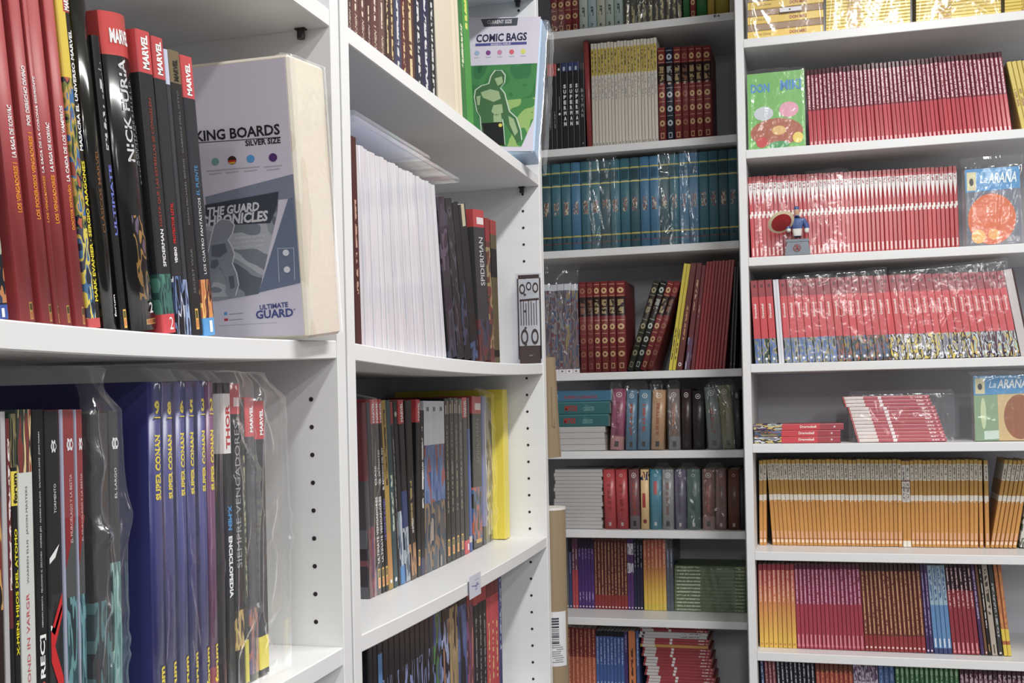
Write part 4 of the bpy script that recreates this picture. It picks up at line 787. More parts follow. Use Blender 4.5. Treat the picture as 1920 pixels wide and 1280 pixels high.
for xl, xr, xt, yt, nm, c, t, foot, lab in ((1143, 1168.5, 1149, 729, 'v1', (142, 58, 92), (110, 36, 60), (190, 130, 130), 'plum hardback with pink foot beside the lying stack'),
     (1173, 1193, 1175, 731, 'v2', (66, 112, 140), (140, 60, 50), None, 'first of two steel blue bagged hardbacks with red lettering'), (1195, 1218, 1198, 731, 'v3', (70, 118, 146), (150, 66, 54), None, 'second of two steel blue bagged hardbacks, nearer the tan one'),
     (1220, 1245, 1223.5, 731, 'v4', (176, 134, 92), (150, 90, 60), None, 'tan bagged hardback between steel blue and taupe ones'), (1254, 1276, 1252, 729, 'v5', (112, 98, 96), (150, 100, 70), (130, 130, 134), 'taupe bagged hardback with round badge'),
     (1278, 1297, 1277, 729, 'v6', (50, 36, 38), (60, 40, 42), None, 'nearly black maroon hardback in shade'), (1299, 1322, 1297, 732, 'v7', (42, 38, 40), (50, 40, 44), None, 'dark smoke hardback left of the grey green bagged one'),
     (1328, 1354, 1318, 726, 'v8', (98, 110, 104), (120, 60, 60), None, 'grey green bagged hardback leaning slightly'), (1355, 1379, 1344, 723, 'v9', (116, 116, 80), (110, 90, 60), None, 'olive bagged hardback leaning beside the grey green one'), (1380.5, 1390, 1376, 730, 'v10', (52, 50, 60), (60, 56, 66), None, 'slate sliver of a hardback beside the divider, corner bookcase fifth shelf')):
    C4.add(1, xl, xr, yt, None, xt - xl, xt - xl, cvol(nm, c, t, foot), 'hardback_book', hard=True, label=lab, gap=0.02)
# sixth shelf
C5 = crow('sixth', CZS[5], ((1040, 990.5), (1392, 990)))
pg = pages_mat('page_side_grey', (196, 194, 194))
pile(C5.f, CZS[5], [(1040 + 1.5 * math.sin(i * 1.7) + (3 if i < 6 else 0), 1129 + 1.2 * math.sin(i * 2.3), 984 - 6.9 * i, 990.9 - 6.9 * i, pg, 'paperback', 'pale lying volume showing its page edges, %s from bottom of sixth shelf stack' % ordn(i + 1), 'stack of volumes showing page edges', (), 0) for i in range(16)], '', depth=0.16)
def pvol(nm, c, badge=True): return spine(nm, c, [('c', (190, 180, 178), 0.5, 0.9, 0.026, 0.2, 0.018)] + [('b', 0.05, 0.11, (200, 190, 186), 0.4, 0.6), ('m', tuple(int(v * 0.8) for v in c), 0.3, 0.75, 0.35, 0.65, 20, 0.45)], rough=0.3, var=0.03)
for xl, xr, xt, m, lab in ((1133.5, 1156, 1129.5, pvol('p1', (178, 46, 54)), 'first of two plain crimson hardbacks beside the page stack'), (1156.5, 1178.5, 1153, pvol('p2', (172, 42, 50)), 'second of two plain crimson hardbacks, right of the first'), (1181, 1200.5, 1178, cvol('p3', (116, 70, 76), (150, 60, 50), (120, 110, 116)), 'dusty mauve hardback with round badge and red lettering'),
     (1202, 1217.5, 1200.5, spine('p4', (226, 190, 130), [('a', 0.82, 0.96, [(60, 50, 90), (226, 190, 130), (120, 60, 50)], 3, 9), ('b', 0.36, 0.6, (170, 40, 40), 0.2, 0.6), ('c', (140, 40, 40), 0.5, 0.13, 0.036, 0.16)]), 'cream hardback with red oval and dark bug mark'),
     (1218.5, 1241, 1217.5, spine('p5', (40, 120, 142), [('b', 0.58, 0.8, (170, 44, 48), 0.35, 0.65), ('b', 0.06, 0.12, (200, 210, 212), 0.4, 0.6), ('c', (180, 200, 206), 0.5, 0.9, 0.022, 0.2, 0.015)]), 'turquoise hardback with a red block on its spine'),
     (1242, 1264, 1241, cvol('p6', (132, 132, 132), (120, 90, 84)), 'grey bagged hardback with peaked film'), (1265, 1287, 1264, pvol('p7', (78, 70, 98)), 'dull violet bagged hardback on corner bookcase sixth shelf'), (1288.5, 1314, 1287, pvol('p8', (66, 96, 86)), 'bottle green bagged hardback on corner bookcase sixth shelf'),
     (1317, 1341, 1316, cvol('p9', (110, 68, 60), (150, 70, 56), (150, 110, 106)), 'brown hardback with clear round badge'), (1342, 1363, 1341, pvol('p10', (116, 76, 72)), 'rosy brown bagged hardback between two brown ones'), (1365, 1388, 1364, pvol('p11', (98, 58, 46)), 'chestnut hardback with tiny mark near its foot')):
    C5.add(1, xl, xr, 880, None, xt - xl, xt - xl, m, 'hardback_book', hard=True, label=lab, gap=0.02)
C5.add(1, 1389, 1396, 880, mat=spine('p12', (44, 52, 58)), name='hardback_book', hard=True, label='slate sliver of a hardback beside the divider, corner bookcase sixth shelf')
# seventh shelf
C6 = crow('seventh', CZS[6], ((1058, 1136), (1265, 1147)), 0.13)
def tk(nm, base, items=(), **k): return spine(nm, base, list(items), rough=0.32, var=0.08, **k)
dotw = lambda asp=0.045: ('c', (226, 210, 214), 0.5, 0.028, 0.011, asp)
C6.add(1, 1058, 1062.5, 1010, mat=tk('g0', (60, 50, 40), [tm((150, 130, 90), 0.3, 0.8)]), name='manga_volume', label='dark brown sliver of a volume behind the cardboard tube')
C6.add(1, 1063, 1067.5, 1009, mat=tk('g1', (96, 102, 106), [dotw()]), name='manga_volume', label='grey slim volume, second behind the cardboard tube')
C6.add(1, 1068, 1073.5, 1009, mat=tk('g2', (50, 66, 116), [('b', 0.8, 1, (30, 30, 40)), ('b', 0.5, 0.8, (150, 160, 190), 0.4, 0.6), dotw()]), name='manga_volume', label='navy slim volume before the red one, corner bookcase seventh shelf')
C6.add(2, 1074, 1085, 1009, mat=tk('g3', (178, 52, 66), [('b', 0.55, 1, (110, 60, 90)), tm((220, 200, 206), 0.55, 0.85, 0.4, 0.62, 40), dotw()]), name='manga_volume', desc='rose red slim volume')
C6.add(5, 1085.5, 1115, 1009, 1010, mat=tk('g4', (78, 40, 118), [('b', 0.85, 1, (40, 26, 60)), tm((180, 150, 200), 0.7, 0.86, 0.4, 0.62, 40), tm((206, 180, 214), 0.1, 0.24, 0.4, 0.62, 40), dotw()]), name='manga_volume', desc='purple slim volume')
C6.add(10, 1115.5, 1177, 1010, 1011, mat=tk('g5', (138, 32, 34), [('b', 0.2, 1, (96, 40, 34)), ('m', (200, 150, 110), 0.2, 0.95, 0.38, 0.64, 60, 0.42), dotw()]), name='manga_volume', desc='maroon slim volume with gold lettering')
C6.add(2, 1177.5, 1189, 1011, mat=tk('g6', (84, 44, 110), [('b', 0.78, 0.94, (214, 210, 220)), ('b', 0.52, 0.66, (206, 200, 214)), ('m', (84, 44, 110), 0.5, 0.95, 0.2, 0.8, 14, 0.55), dotw()]), name='manga_volume', desc='purple and white patched volume')
C6.add(3, 1189.5, 1206.5, 1011, mat=tk('g7', (36, 36, 66), [('b', 0.6, 1, (26, 26, 36)), tm((170, 176, 196), 0.6, 0.95, 0.4, 0.6, 30), dotw()]), name='manga_volume', desc='ink navy slim volume')
C6.add(6, 1208, 1250, 1012, 1012, mat=tk('g8', (214, 150, 50), [('g', 0.2, 0.75, (222, 180, 40), (188, 84, 60)), tm((230, 190, 150), 0.6, 0.98, 0.38, 0.62, 50), ('b', 0, 0.09, (214, 186, 50))]), name='manga_volume', desc='orange and yellow slim volume')
C6.add(2, 1251, 1264, 1012, mat=tk('g9', (70, 76, 96), [('b', 0.88, 1, (30, 30, 36)), tm((150, 160, 190), 0.6, 0.85, 0.35, 0.65, 40)]), name='manga_volume', desc='slate blue bagged volume')
gr = tk('g10', (74, 98, 52), [('m', (176, 186, 160), 0.03, 0.36, 0.3, 0.7, 60, 0.42), ('m', (150, 160, 110), 0.84, 0.96, 0.3, 0.7, 50, 0.44)])
pile(Frame('y', YC + 0.13), CZS[6], [(1265, 1401, 1143.7 - 6.6 * i, 1150.3 - 6.6 * i, gr, 'manga_volume', 'green slim volume lying in the bagged stack, %s from bottom' % ordn(i + 1), 'green volumes lying in a bagged stack', (), 0) for i in range(13)], '', depth=0.13)
# eighth shelf
C7 = crow('eighth', 0.60, ((1060, 1330), (1200, 1338)), 0.10)
C7.add(7, 1066, 1119, 1176, 1178, mat=tk('h1', (176, 84, 54), [('b', 0.58, 1, (126, 36, 34)), tm((226, 160, 120), 0.05, 0.98, 0.4, 0.62, 60)]), name='manga_volume', desc='brick orange slim volume')
C7.add(8, 1119.5, 1172, 1182, 1184, mat=tk('h2', (54, 88, 156), [('b', 0.92, 1, (26, 28, 40)), tm((170, 190, 226), 0.5, 0.9, 0.38, 0.64, 50), tm((190, 206, 230), 0.0, 0.25, 0.38, 0.64, 50)]), name='manga_volume', desc='royal blue slim volume')
C7.add(1, 1172.5, 1179, 1184, mat=tk('h3', (70, 50, 110), [tm((150, 130, 180), 0.7, 0.95)]), name='manga_volume', label='violet slim volume between the blue run and the orange one')
C7.add(1, 1181, 1194, 1183, mat=tk('h4', (206, 116, 58), [tm((90, 50, 30), 0.2, 0.75, 0.35, 0.65, 14)]), name='paperback', label='wide orange paperback on corner bookcase eighth shelf')
C7.add(1, 1195, 1201, 1183, mat=tk('h5', (66, 90, 150), [tm((170, 190, 226), 0.5, 0.9)]), name='manga_volume', label='single blue volume between the orange paperback and the red stack')
RW = lambda nm, r: tk(nm, (158, 40, 50), [('b', 0.03, 0.20, (206, 204, 204), 0.05, 0.95), ('w', (206, 204, 204), -9, 0, -8), ('b', 0.42, 0.46, (226, 222, 222), 0.1, 0.9), ('m', (226, 206, 206), 0.84, 0.93, 0.3, 0.7, 70, 0.45), ('c', (206, 140, 146), 0.5, 0.965, 0.014, 0.055)])
rw = RW('h6', 0); wv = tk('h7', (206, 206, 208), [tm((90, 90, 96), 0.6, 0.9, 0.3, 0.6, 50), ('c', (60, 60, 64), 0.5, 0.06, 0.02, 0.055)]); ov = tk('h8', (196, 140, 60), [('b', 0.03, 0.22, (214, 206, 190))])
vols = []
for i in range(25):
    y1 = 1335 - 5.85 * i; sh = 2.5 * math.sin(i * 2.1) + max(0, 22 - i) * 0.9
    vols.append((1199 + sh, 1326 + sh, y1 - 5.85, y1, wv if i in (20, 21) else ov if i == 17 else rw, 'manga_volume', ('white slim volume lying in the red stack, %s of two' % ('lower' if i == 20 else 'upper')) if i in (20, 21) else 'ochre slim volume lying in the red stack' if i == 17 else 'red slim volume lying in eighth shelf stack, %s from top' % ordn(26 - i), 'volumes lying in the red stack, corner bookcase', (), 0))
pile(Frame('y', YC + 0.10), 0.60, vols, '', depth=0.12)
# ------------------------------------------------------------------ wide bookcase
def drow(k, zsh, yb, sb=0.03, depth=0.12): return Row(Frame('y', YD + sb), zsh, yb, 'wide bookcase %s shelf' % k, depth)
# first shelf: bagged yellow volumes lying in piles
D0f = Frame('y', YD + 0.012)
yv = spine('yellow_lying', (222, 188, 58), [], rough=0.35); tv = pages_mat('tan_pages', (176, 150, 128))
def ln(x, a, b): return a[1] + (b[1] - a[1]) * (x - a[0]) / (b[0] - a[0])
vols = []; y = 72.0
for i in range(8):
    th = 15.0 if i % 2 == 0 else 12.5
    if i % 2 == 0: vols.append((1402, 1544, y - th, y, yv, 'comic_volume', 'thick yellow volume with small signature lettering, %s from bottom of its pile' % ordw[i // 2], 'thick yellow volumes lying in a bagged pile', [('Walt Disney', 0.12, 0.32, (120, 84, 30), 0.3, 0.7, 0.0, 0.3), ('DON MIKI', 0.56, 0.78, (150, 70, 40), 0.3, 0.72, 0.04, 0.0)], 0))
    else: vols.append((1403, 1543, y - th, y, tv, 'comic_volume', 'tan page edged volume in yellow pile, %s from bottom' % ordw[i // 2], 'tan volumes lying in the yellow pile', (), 0))
    y -= th
pile(D0f, DZ[0], vols, '', depth=0.12)
yt_ = spine('yellow_thin', (216, 190, 66), [('m', (160, 116, 50), 0.25, 0.42, 0.2, 0.8, 30, 0.42), ('m', (190, 160, 60), 0.7, 0.85, 0.2, 0.8, 30, 0.5)], rough=0.3, var=0.1)
for xl, xr, yb0, nm in ((1549, 1707, 56, 'middle'), (1718, 1877, 38, 'third'), (1884, 2010, 22, 'outermost')):
    pile(D0f, DZ[0], [(xl, xr, yb0 - 6.2 * (i + 1), yb0 - 6.2 * i, yt_, 'comic_volume', 'thin yellow volume, %s from bottom of the %s yellow pile' % (ordn(i + 1), nm), 'thin yellow volumes of the %s pile' % nm, (), 0) for i in range(14)], '', depth=0.12)
# second shelf
D1 = drow('second', DZ[1], ((1518, 271), (1899, 240)), 0.028)
d1m = spine('crimson_tall', (184, 32, 54), [('b', 0.47, 1, (128, 34, 54)), ('b', 0.93, 1, (70, 16, 30)), ('m', (226, 190, 200), 0.49, 0.93, 0.3, 0.72, 70, 0.44), ('b', 0.02, 0.075, (226, 170, 176), 0.3, 0.75)], rough=0.16, spec=0.7, var=0.1)  # darkest top band paints the shadow under the shelf into the spine colour
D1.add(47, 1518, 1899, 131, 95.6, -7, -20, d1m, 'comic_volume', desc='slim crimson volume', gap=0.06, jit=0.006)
D1.add(5, 1915, 1960, 117, 113, -28, -26, spine('yellow_stand', (214, 192, 80), [('m', (170, 130, 60), 0.35, 0.6, 0.2, 0.8, 24, 0.45)]), 'comic_volume', desc='bagged yellow volume leaning')
# third shelf
D2 = drow('third', DZ[2], ((1409, 478), (1800, 460)), 0.045)
d2m = spine('red_wedge', (186, 44, 54), [('w', (222, 214, 214), 0.65, 0.34, 0.92), ('m', (150, 60, 66), 0.84, 0.95, 0.25, 0.75, 50, 0.5), ('b', 0.945, 1, (150, 30, 40)), ('b', 0.495, 0.545, (230, 222, 218), 0.05, 0.6), ('b', 0.52, 0.575, (230, 222, 218), 0.4, 0.95), ('b', 0.04, 0.135, (226, 196, 192), 0.35, 0.72)], rough=0.22, spec=0.6, var=0.09)
D2.add(49, 1409, 1800, 332, 311, -7, -6, d2m, 'comic_volume', desc='slim red volume with white wedge', gap=0.06, jit=0.004)
# fourth shelf
D3 = drow('fourth', DZ[3], ((1416, 679), (1913, 665)), 0.03)
arts = [[(60, 96, 160), (120, 130, 110), (90, 120, 190), (170, 160, 120), (50, 70, 60)], [(150, 130, 60), (70, 90, 130), (60, 70, 60), (160, 80, 50), (90, 110, 150)], [(120, 120, 130), (210, 210, 216), (60, 60, 70), (214, 190, 70), (150, 150, 160)], [(150, 190, 190), (210, 180, 80), (70, 40, 80), (190, 206, 206), (90, 50, 70)]]
def d3m(i): return spine('scarlet_%d' % i, (198, 36, 48), [('b', 0.80, 1, (150, 44, 54)), ('b', 0.91, 0.95, (90, 30, 40), 0.35, 0.7), ('a', 0.0, 0.3, arts[i], 2.2, 11), ('c', (226, 228, 232), 0.55, 0.055, 0.016, 0.09)], rough=0.25, spec=0.6, var=0.06)
def d3(n, xl, xr, tl, tr, yl, yr, m, desc): return D3.add(n, xl, xr, yl, yr, tl - xl, tr - xr, m, 'manga_volume', desc=desc, gap=0.03, titles=[('Dragonball', 0.545, 0.715, (238, 228, 222), 0.3, 0.72, 'up', 0.03)])
dt = lambda x: 1407 + (1882 - 1407) * (x - 1416.6) / (1913 - 1416.6)
dy = lambda x: 526 + (509 - 526) * (x - 1416.6) / (1913 - 1416.6)
def dseg(n, a, b, m, desc): return d3(n, a, b, dt(a), dt(b), dy(a), dy(b), d3m(m), desc)
dseg(3, 1416.6, 1459, 0, 'scarlet volume before the white gap')
D3.add(1, 1460, 1471, dy(1465), None, dt(1460) - 1460, None, spine('white_pages_out', (222, 218, 226), [('b', 0, 1, (180, 196, 206), 0.45, 0.6)], var=0), 'manga_volume', label='white spined volume standing out among the scarlet ones')
dseg(7, 1472, 1572, 0, 'scarlet volume with blue foot')
dseg(7, 1572, 1672, 1, 'scarlet volume with motley foot')
dseg(10, 1672, 1815, 2, 'scarlet volume with grey and yellow foot')
dseg(7, 1815, 1913, 3, 'scarlet volume with pale teal foot')
D3.add(1, 1914, 1934, 506, None, -33, -33, spine('grey_end', (196, 190, 190), [('b', 0, 1, (60, 16, 26), 0.8, 1)], var=0), 'manga_volume', label='pale page edged volume leaning at the end of the scarlet row')
# fifth shelf
D4f = Frame('y', YD + 0.035)
flat_db = lambda i: spine('lying_scarlet_%d' % i, (196, 32, 48), [('b', 0.74, 1, (160, 50, 62)), ('a', 0.0, 0.32, [arts[2], arts[1], arts[3]][i], 2.2, 9), ('c', (214, 190, 196), 0.5, 0.9, 0.012, 0.08)], rough=0.3)
pile(D4f, DZ[4], [(1414 - (i == 2), 1576 + 6 * (i == 2), 816 - 11.8 * i, 827.8 - 11.8 * i, flat_db(i), 'manga_volume', 'scarlet volume lying flat, %s of three' % ('bottom', 'middle', 'top')[i], 'three scarlet volumes lying flat', [('Dragonball', 0.52, 0.7, (238, 228, 222), 0.25, 0.75, 0.03, 0.0)], 0) for i in range(3)], '', depth=0.115)
rw2 = tk('h9', (176, 62, 74), [('b', 0.02, 0.24, (214, 206, 200), 0.05, 0.95), ('b', 0.41, 0.45, (230, 222, 222), 0.08, 0.92), ('m', (226, 206, 206), 0.84, 0.92, 0.3, 0.7, 70, 0.45), ('c', (226, 170, 176), 0.5, 0.965, 0.012, 0.05)])
pile(D4f, DZ[4], [(1608 - 2.0 * i - (4 if i > 9 else 0), 1775 - 2.4 * i - (4 if i > 9 else 0), 819.4 - 6.6 * i, 826 - 6.6 * i, rw2, 'manga_volume', 'faded red volume in the slanting bagged stack, %s from bottom' % ordn(i + 1), 'faded red volumes in a slanting bagged stack', (), 0) for i in range(13)], '', depth=0.12)
# sixth shelf
D5 = drow('sixth', DZ[5], ((1415, 1017), (1900, 1028)), 0.118)
d5m = spine('amber', (202, 138, 46), [('b', 0.765, 1, (206, 200, 186)), ('b', 0.955, 1, (200, 158, 52)), ('m', (110, 100, 84), 0.78, 0.94, 0.35, 0.7, 60, 0.48), ('b', 0.59, 0.765, (176, 128, 36)), ('b', 0.53, 0.595, (230, 222, 210)), ('m', (230, 222, 210), 0.51, 0.54, 0, 0.5, 20, 0.5), ('b', 0.03, 0.165, (216, 160, 124), 0.25, 0.75), ('b', 0.075, 0.085, (170, 100, 60)), ('c', (236, 206, 180), 0.5, 0.05, 0.02, 0.055)], rough=0.4, var=0.06)
D5.add(2, 1424, 1438, 863, 863, -1, -1, d5m, 'comic_volume', desc='amber volume standing apart before the gap', gap=0.04)
D5.add(31, 1448, 1693, 862, 862, -13, -3, d5m, 'comic_volume', desc='amber volume left of the white marked pair', gap=0.05, jit=0.004)
d5w = spine('amber_white', (196, 136, 46), [('b', 0.52, 1, (210, 206, 200)), ('b', 0.955, 1, (190, 150, 60)), ('b', 0.76, 0.775, (120, 60, 50)), ('b', 0.68, 0.69, (120, 60, 50)), ('m', (110, 106, 100), 0.55, 0.93, 0.3, 0.7, 40, 0.5), ('b', 0, 0.07, (236, 230, 214))], var=0.02)
D5.add(2, 1693.5, 1709, 864, None, -4, -4, d5w, 'comic_volume', desc='amber volume with long white upper half', gap=0.04)
D5.add(16, 1709.5, 1835, 863, 862, -4, -1, d5m, 'comic_volume', desc='amber volume right of the white marked pair', gap=0.06, jit=0.004)
D5.add(1, 1837, 1844.5, 863, mat=d5m, name='comic_volume', label='amber volume between two narrow gaps near the leaning ones')
D5.add(1, 1848, 1856, 863, mat=d5m, name='comic_volume', label='amber volume standing alone just before the leaning ones')
D5.add(6, 1857, 1907, 863, 864, 27, 26, d5m, 'comic_volume', desc='amber volume leaning', gap=0.1)
D5.add(1, 1911, 1930, 905, None, 18, 18, spine('ivory_branch', (206, 206, 196), [('a', 0.0, 1, [(206, 206, 196), (206, 206, 196), (96, 100, 84), (206, 206, 196), (60, 70, 56)], 3, 6)]), 'comic_volume', label='ivory volume with dark branching artwork after the leaning amber ones')
# seventh shelf
D6 = drow('seventh', DZ[6], ((1425, 1215.6), (1896, 1224)), 0.053)
o6 = spine('sunset', (214, 150, 50), [('g', 0.1, 0.8, (222, 176, 46), (190, 70, 66)), ('m', (236, 190, 160), 0.55, 0.99, 0.36, 0.64, 60, 0.42), ('c', (190, 130, 40), 0.5, 0.045, 0.014, 0.05), ('b', 0.93, 1, (150, 30, 46))], var=0.07)
c6 = spine('cerise', (158, 34, 58), [('b', 0.53, 1, (140, 40, 76)), ('m', (220, 160, 190), 0.53, 0.97, 0.34, 0.66, 70, 0.42), ('b', 0.03, 0.17, (220, 150, 160), 0.35, 0.6), ('c', (206, 110, 126), 0.5, 0.04, 0.018, 0.05), ('b', 0.94, 1, (90, 24, 50))], var=0.08)
m6 = spine('oxide', (140, 32, 38), [('b', 0.18, 1, (106, 46, 34)), ('m', (206, 160, 110), 0.2, 0.94, 0.38, 0.64, 64, 0.42), ('c', (230, 200, 196), 0.5, 0.045, 0.012, 0.05), ('b', 0.92, 1, (60, 30, 26))], var=0.08)
D6.add(8, 1425, 1495, 1058, 1058, -4, -6, o6, 'manga_volume', desc='sunset orange slim volume', gap=0.06)
D6.add(16, 1495.3, 1622, 1058, 1058, -13, -12, c6, 'manga_volume', desc='cerise slim volume', gap=0.06)
D6.add(14, 1622.5, 1737, 1058, 1058, -13, -13, m6, 'manga_volume', desc='oxide red slim volume', gap=0.06)
D6.add(2, 1737.5, 1751.5, 1058, None, -14, -14, spine('aubergine', (62, 40, 90), [('m', (170, 150, 190), 0.2, 0.9, 0.38, 0.62, 60, 0.45), dotw()]), 'manga_volume', desc='aubergine slim volume', gap=0.06)
D6.add(4, 1752, 1786, 1060, None, -18, -18, spine('sky_blue', (84, 130, 180), [('b', 0.55, 1, (150, 176, 196)), ('m', (70, 100, 150), 0.6, 1, 0.25, 0.75, 22, 0.48), ('b', 0.0, 0.06, (44, 60, 110)), ('b', 0.07, 0.17, (226, 226, 232), 0.35, 0.62)]), 'manga_volume', desc='sky blue slim volume', gap=0.06)
D6.add(6, 1786.5, 1838, 1060, 1060, -19, -20, spine('wine_dark', (136, 30, 42), [('b', 0.72, 1, (50, 24, 34)), ('m', (214, 180, 186), 0.52, 0.97, 0.36, 0.64, 50, 0.45), ('b', 0.05, 0.13, (226, 150, 156), 0.35, 0.62), ('c', (206, 120, 130), 0.5, 0.03, 0.016, 0.05)]), 'manga_volume', desc='wine red slim volume with black top', gap=0.06)
for xl, xr, m, lab in ((1839, 1846.5, spine('plum_dk', (70, 44, 90), [tm((170, 150, 180), 0.4, 0.95)]), 'plum slim volume after the wine red ones'), (1847, 1852.5, spine('ochre_dk', (110, 74, 50), [dotw()]), 'ochre brown slim volume, wide bookcase seventh shelf'), (1853, 1859.5, spine('jet', (36, 32, 32), [tm((200, 196, 190), 0.3, 0.95, 0.35, 0.65, 30), ('b', 0.04, 0.12, (200, 150, 60), 0.4, 0.6)]), 'jet black slim volume with cream lettering'),
     (1860, 1871, spine('stone', (178, 166, 150), [tm((60, 56, 52), 0.45, 0.95, 0.25, 0.75, 24), ('b', 0.02, 0.12, (60, 50, 40), 0.4, 0.6)]), 'stone beige volume with grey title'), (1872, 1881, spine('graphite', (60, 60, 60), [tm((170, 170, 170), 0.2, 0.8), dotw()]), 'graphite volume right of the stone beige one')):
    D6.add(1, xl, xr, 1059, None, -20, -20, m, 'manga_volume', label=lab, gap=0.06)
D6.add(2, 1882, 1897, 1056, None, -21, -20, spine('pumpkin', (180, 104, 50), [('b', 0, 0.29, (220, 190, 40)), ('b', 0.12, 0.16, (170, 90, 40)), ('m', (206, 140, 70), 0.3, 1, 0.3, 0.7, 24, 0.5)]), 'paperback', desc='pumpkin paperback with yellow foot', gap=0.05)
# eighth shelf: only the tops show
D7 = drow('eighth', 0.60, ((1422, 1275), (1920, 1283)), 0.05)
for n, xl, xr, nm, c, it, desc in ((1, 1427, 1433.5, 'i1', (52, 66, 110), [('m', (170, 180, 210), 0.5, 1, 0.3, 0.7, 30, 0.45)], 'indigo volume, wide bookcase eighth shelf'), (3, 1434.5, 1456, 'i2', (124, 50, 58), [('m', (206, 160, 166), 0.3, 0.98, 0.35, 0.65, 50, 0.45)], 'rosewood slim volume'), (9, 1456.5, 1529, 'i3', (32, 34, 50), [('m', (196, 200, 210), 0.3, 0.97, 0.36, 0.64, 46, 0.45)], 'midnight slim volume'),
     (8, 1530, 1600, 'i4', (172, 62, 44), [('b', 0.88, 1, (110, 50, 34)), ('m', (230, 150, 90), 0.3, 0.9, 0.38, 0.62, 50, 0.45)], 'terracotta slim volume'), (6, 1600.5, 1647, 'i5', (190, 180, 196), [('b', 0, 0.78, (90, 50, 96)), ('m', (90, 50, 96), 0.8, 1, 0.1, 0.9, 20, 0.5)], 'white topped purple volume'), (3, 1648, 1678, 'i6', (64, 96, 150), [('m', (130, 160, 200), 0.3, 0.98, 0.4, 0.6, 40, 0.5)], 'cornflower volume'),
     (13, 1679, 1799, 'i7', (46, 98, 56), [('m', (150, 190, 150), 0.3, 0.98, 0.36, 0.64, 50, 0.45), ('b', 0.9, 0.95, (150, 190, 150), 0.25, 0.75)], 'forest green volume'), (14, 1800, 1925, 'i8', (110, 66, 84), [('b', 0.9, 1, (76, 40, 54)), ('m', (206, 180, 194), 0.6, 0.95, 0.2, 0.8, 30, 0.45)], 'dusty mauve volume')):
    D7.add(n, xl, xr, 1260, None, -1, -1, spine(nm, c, it, var=0.08), 'manga_volume', desc=desc, label=desc, H=(0.222, 0.216, 0.217, 0.218, 0.217, 0.218, 0.216, 0.212)[int(nm[1]) - 1], gap=0.05)

# ------------------------------------------------------------------ comics shown face on
def face_comic(frame, xl, xr, yt, yb, zsh, th, mat, label, tilt=0.06, edge=(206, 196, 176)):
    s0, zb = frame.hit(xl, yb); s1, _ = frame.hit(xr, yb); _, zt = frame.hit(xl, yt); w, h = s1 - s0, zt - zsh
    o = empty('comic_book', frame.mat(s0, zsh + 0.0006) @ Matrix.Rotation(-tilt, 4, 'X')); tag(o, label, 'comic')
    c = link('front_cover', MB().box(0, w, 0, 0.0012, 0, h).mesh('front_cover', mat), o)
    link('page_block', MB().box(0.0008, w - 0.0008, 0.0013, th - 0.0008, 0.0006, h - 0.0006).mesh('page_block', pages_mat('comic_paper_edge', edge)), o)
    link('back_cover', MB().box(0, w, th - 0.0007, th, 0, h).mesh('back_cover', flat('comic_back', (190, 180, 160), 0.4)), o)
    return o, c, w, h
def disc(parent, name, cx0, cz0, rx, rz, color, y=-0.0004, seg=28, mat=None):
    return link(name, MB().poly([(cx0 + rx * math.cos(2 * math.pi * i / seg), y, cz0 + rz * math.sin(2 * math.pi * i / seg)) for i in range(seg)]).mesh(name, mat or ink(color)), parent)
def patch(parent, name, pts, color, y=-0.0004): return link(name, MB().poly([(p[0], y, p[1]) for p in pts]).mesh(name, ink(color)), parent)
o, c, w, h = face_comic(Frame('y', YD + 0.02), 1403.5, 1511, 138, 280, DZ[1], 0.008, spine('cover_green_comic', (104, 176, 76), [], rough=0.25, var=0), 'green comic with blue bubble title shown face on, beside the crimson volumes', 0.05)
text(c, 'DON', ((0.06 * w, -0.0006, 0.745 * h), (0.33 * w, 0, 0), (0, 0, 0.12 * h)), (60, 130, 190), 0.035)
text(c, 'MIKI', ((0.58 * w, -0.0006, 0.755 * h), (0.36 * w, 0, 0), (0, 0, 0.13 * h)), (60, 130, 190), 0.035)
disc(c, 'cover_table', 0.5 * w, 0.22 * h, 0.46 * w, 0.18 * h, (160, 84, 56)); disc(c, 'cover_cake', 0.54 * w, 0.24 * h, 0.12 * w, 0.06 * h, (214, 176, 110), -0.0006)
disc(c, 'cover_plate', 0.28 * w, 0.47 * h, 0.17 * w, 0.09 * h, (190, 196, 206), -0.0005); disc(c, 'cover_plate', 0.72 * w, 0.5 * h, 0.17 * w, 0.1 * h, (214, 150, 170), -0.0005)
disc(c, 'cover_spot', 0.24 * w, 0.1 * h, 0.1 * w, 0.07 * h, (190, 60, 60), -0.0006); disc(c, 'cover_spot', 0.87 * w, 0.13 * h, 0.09 * w, 0.07 * h, (224, 200, 90), -0.0006)
disc(c, 'cover_oval', 0.54 * w, 0.055 * h, 0.18 * w, 0.045 * h, (50, 140, 80), -0.0007)
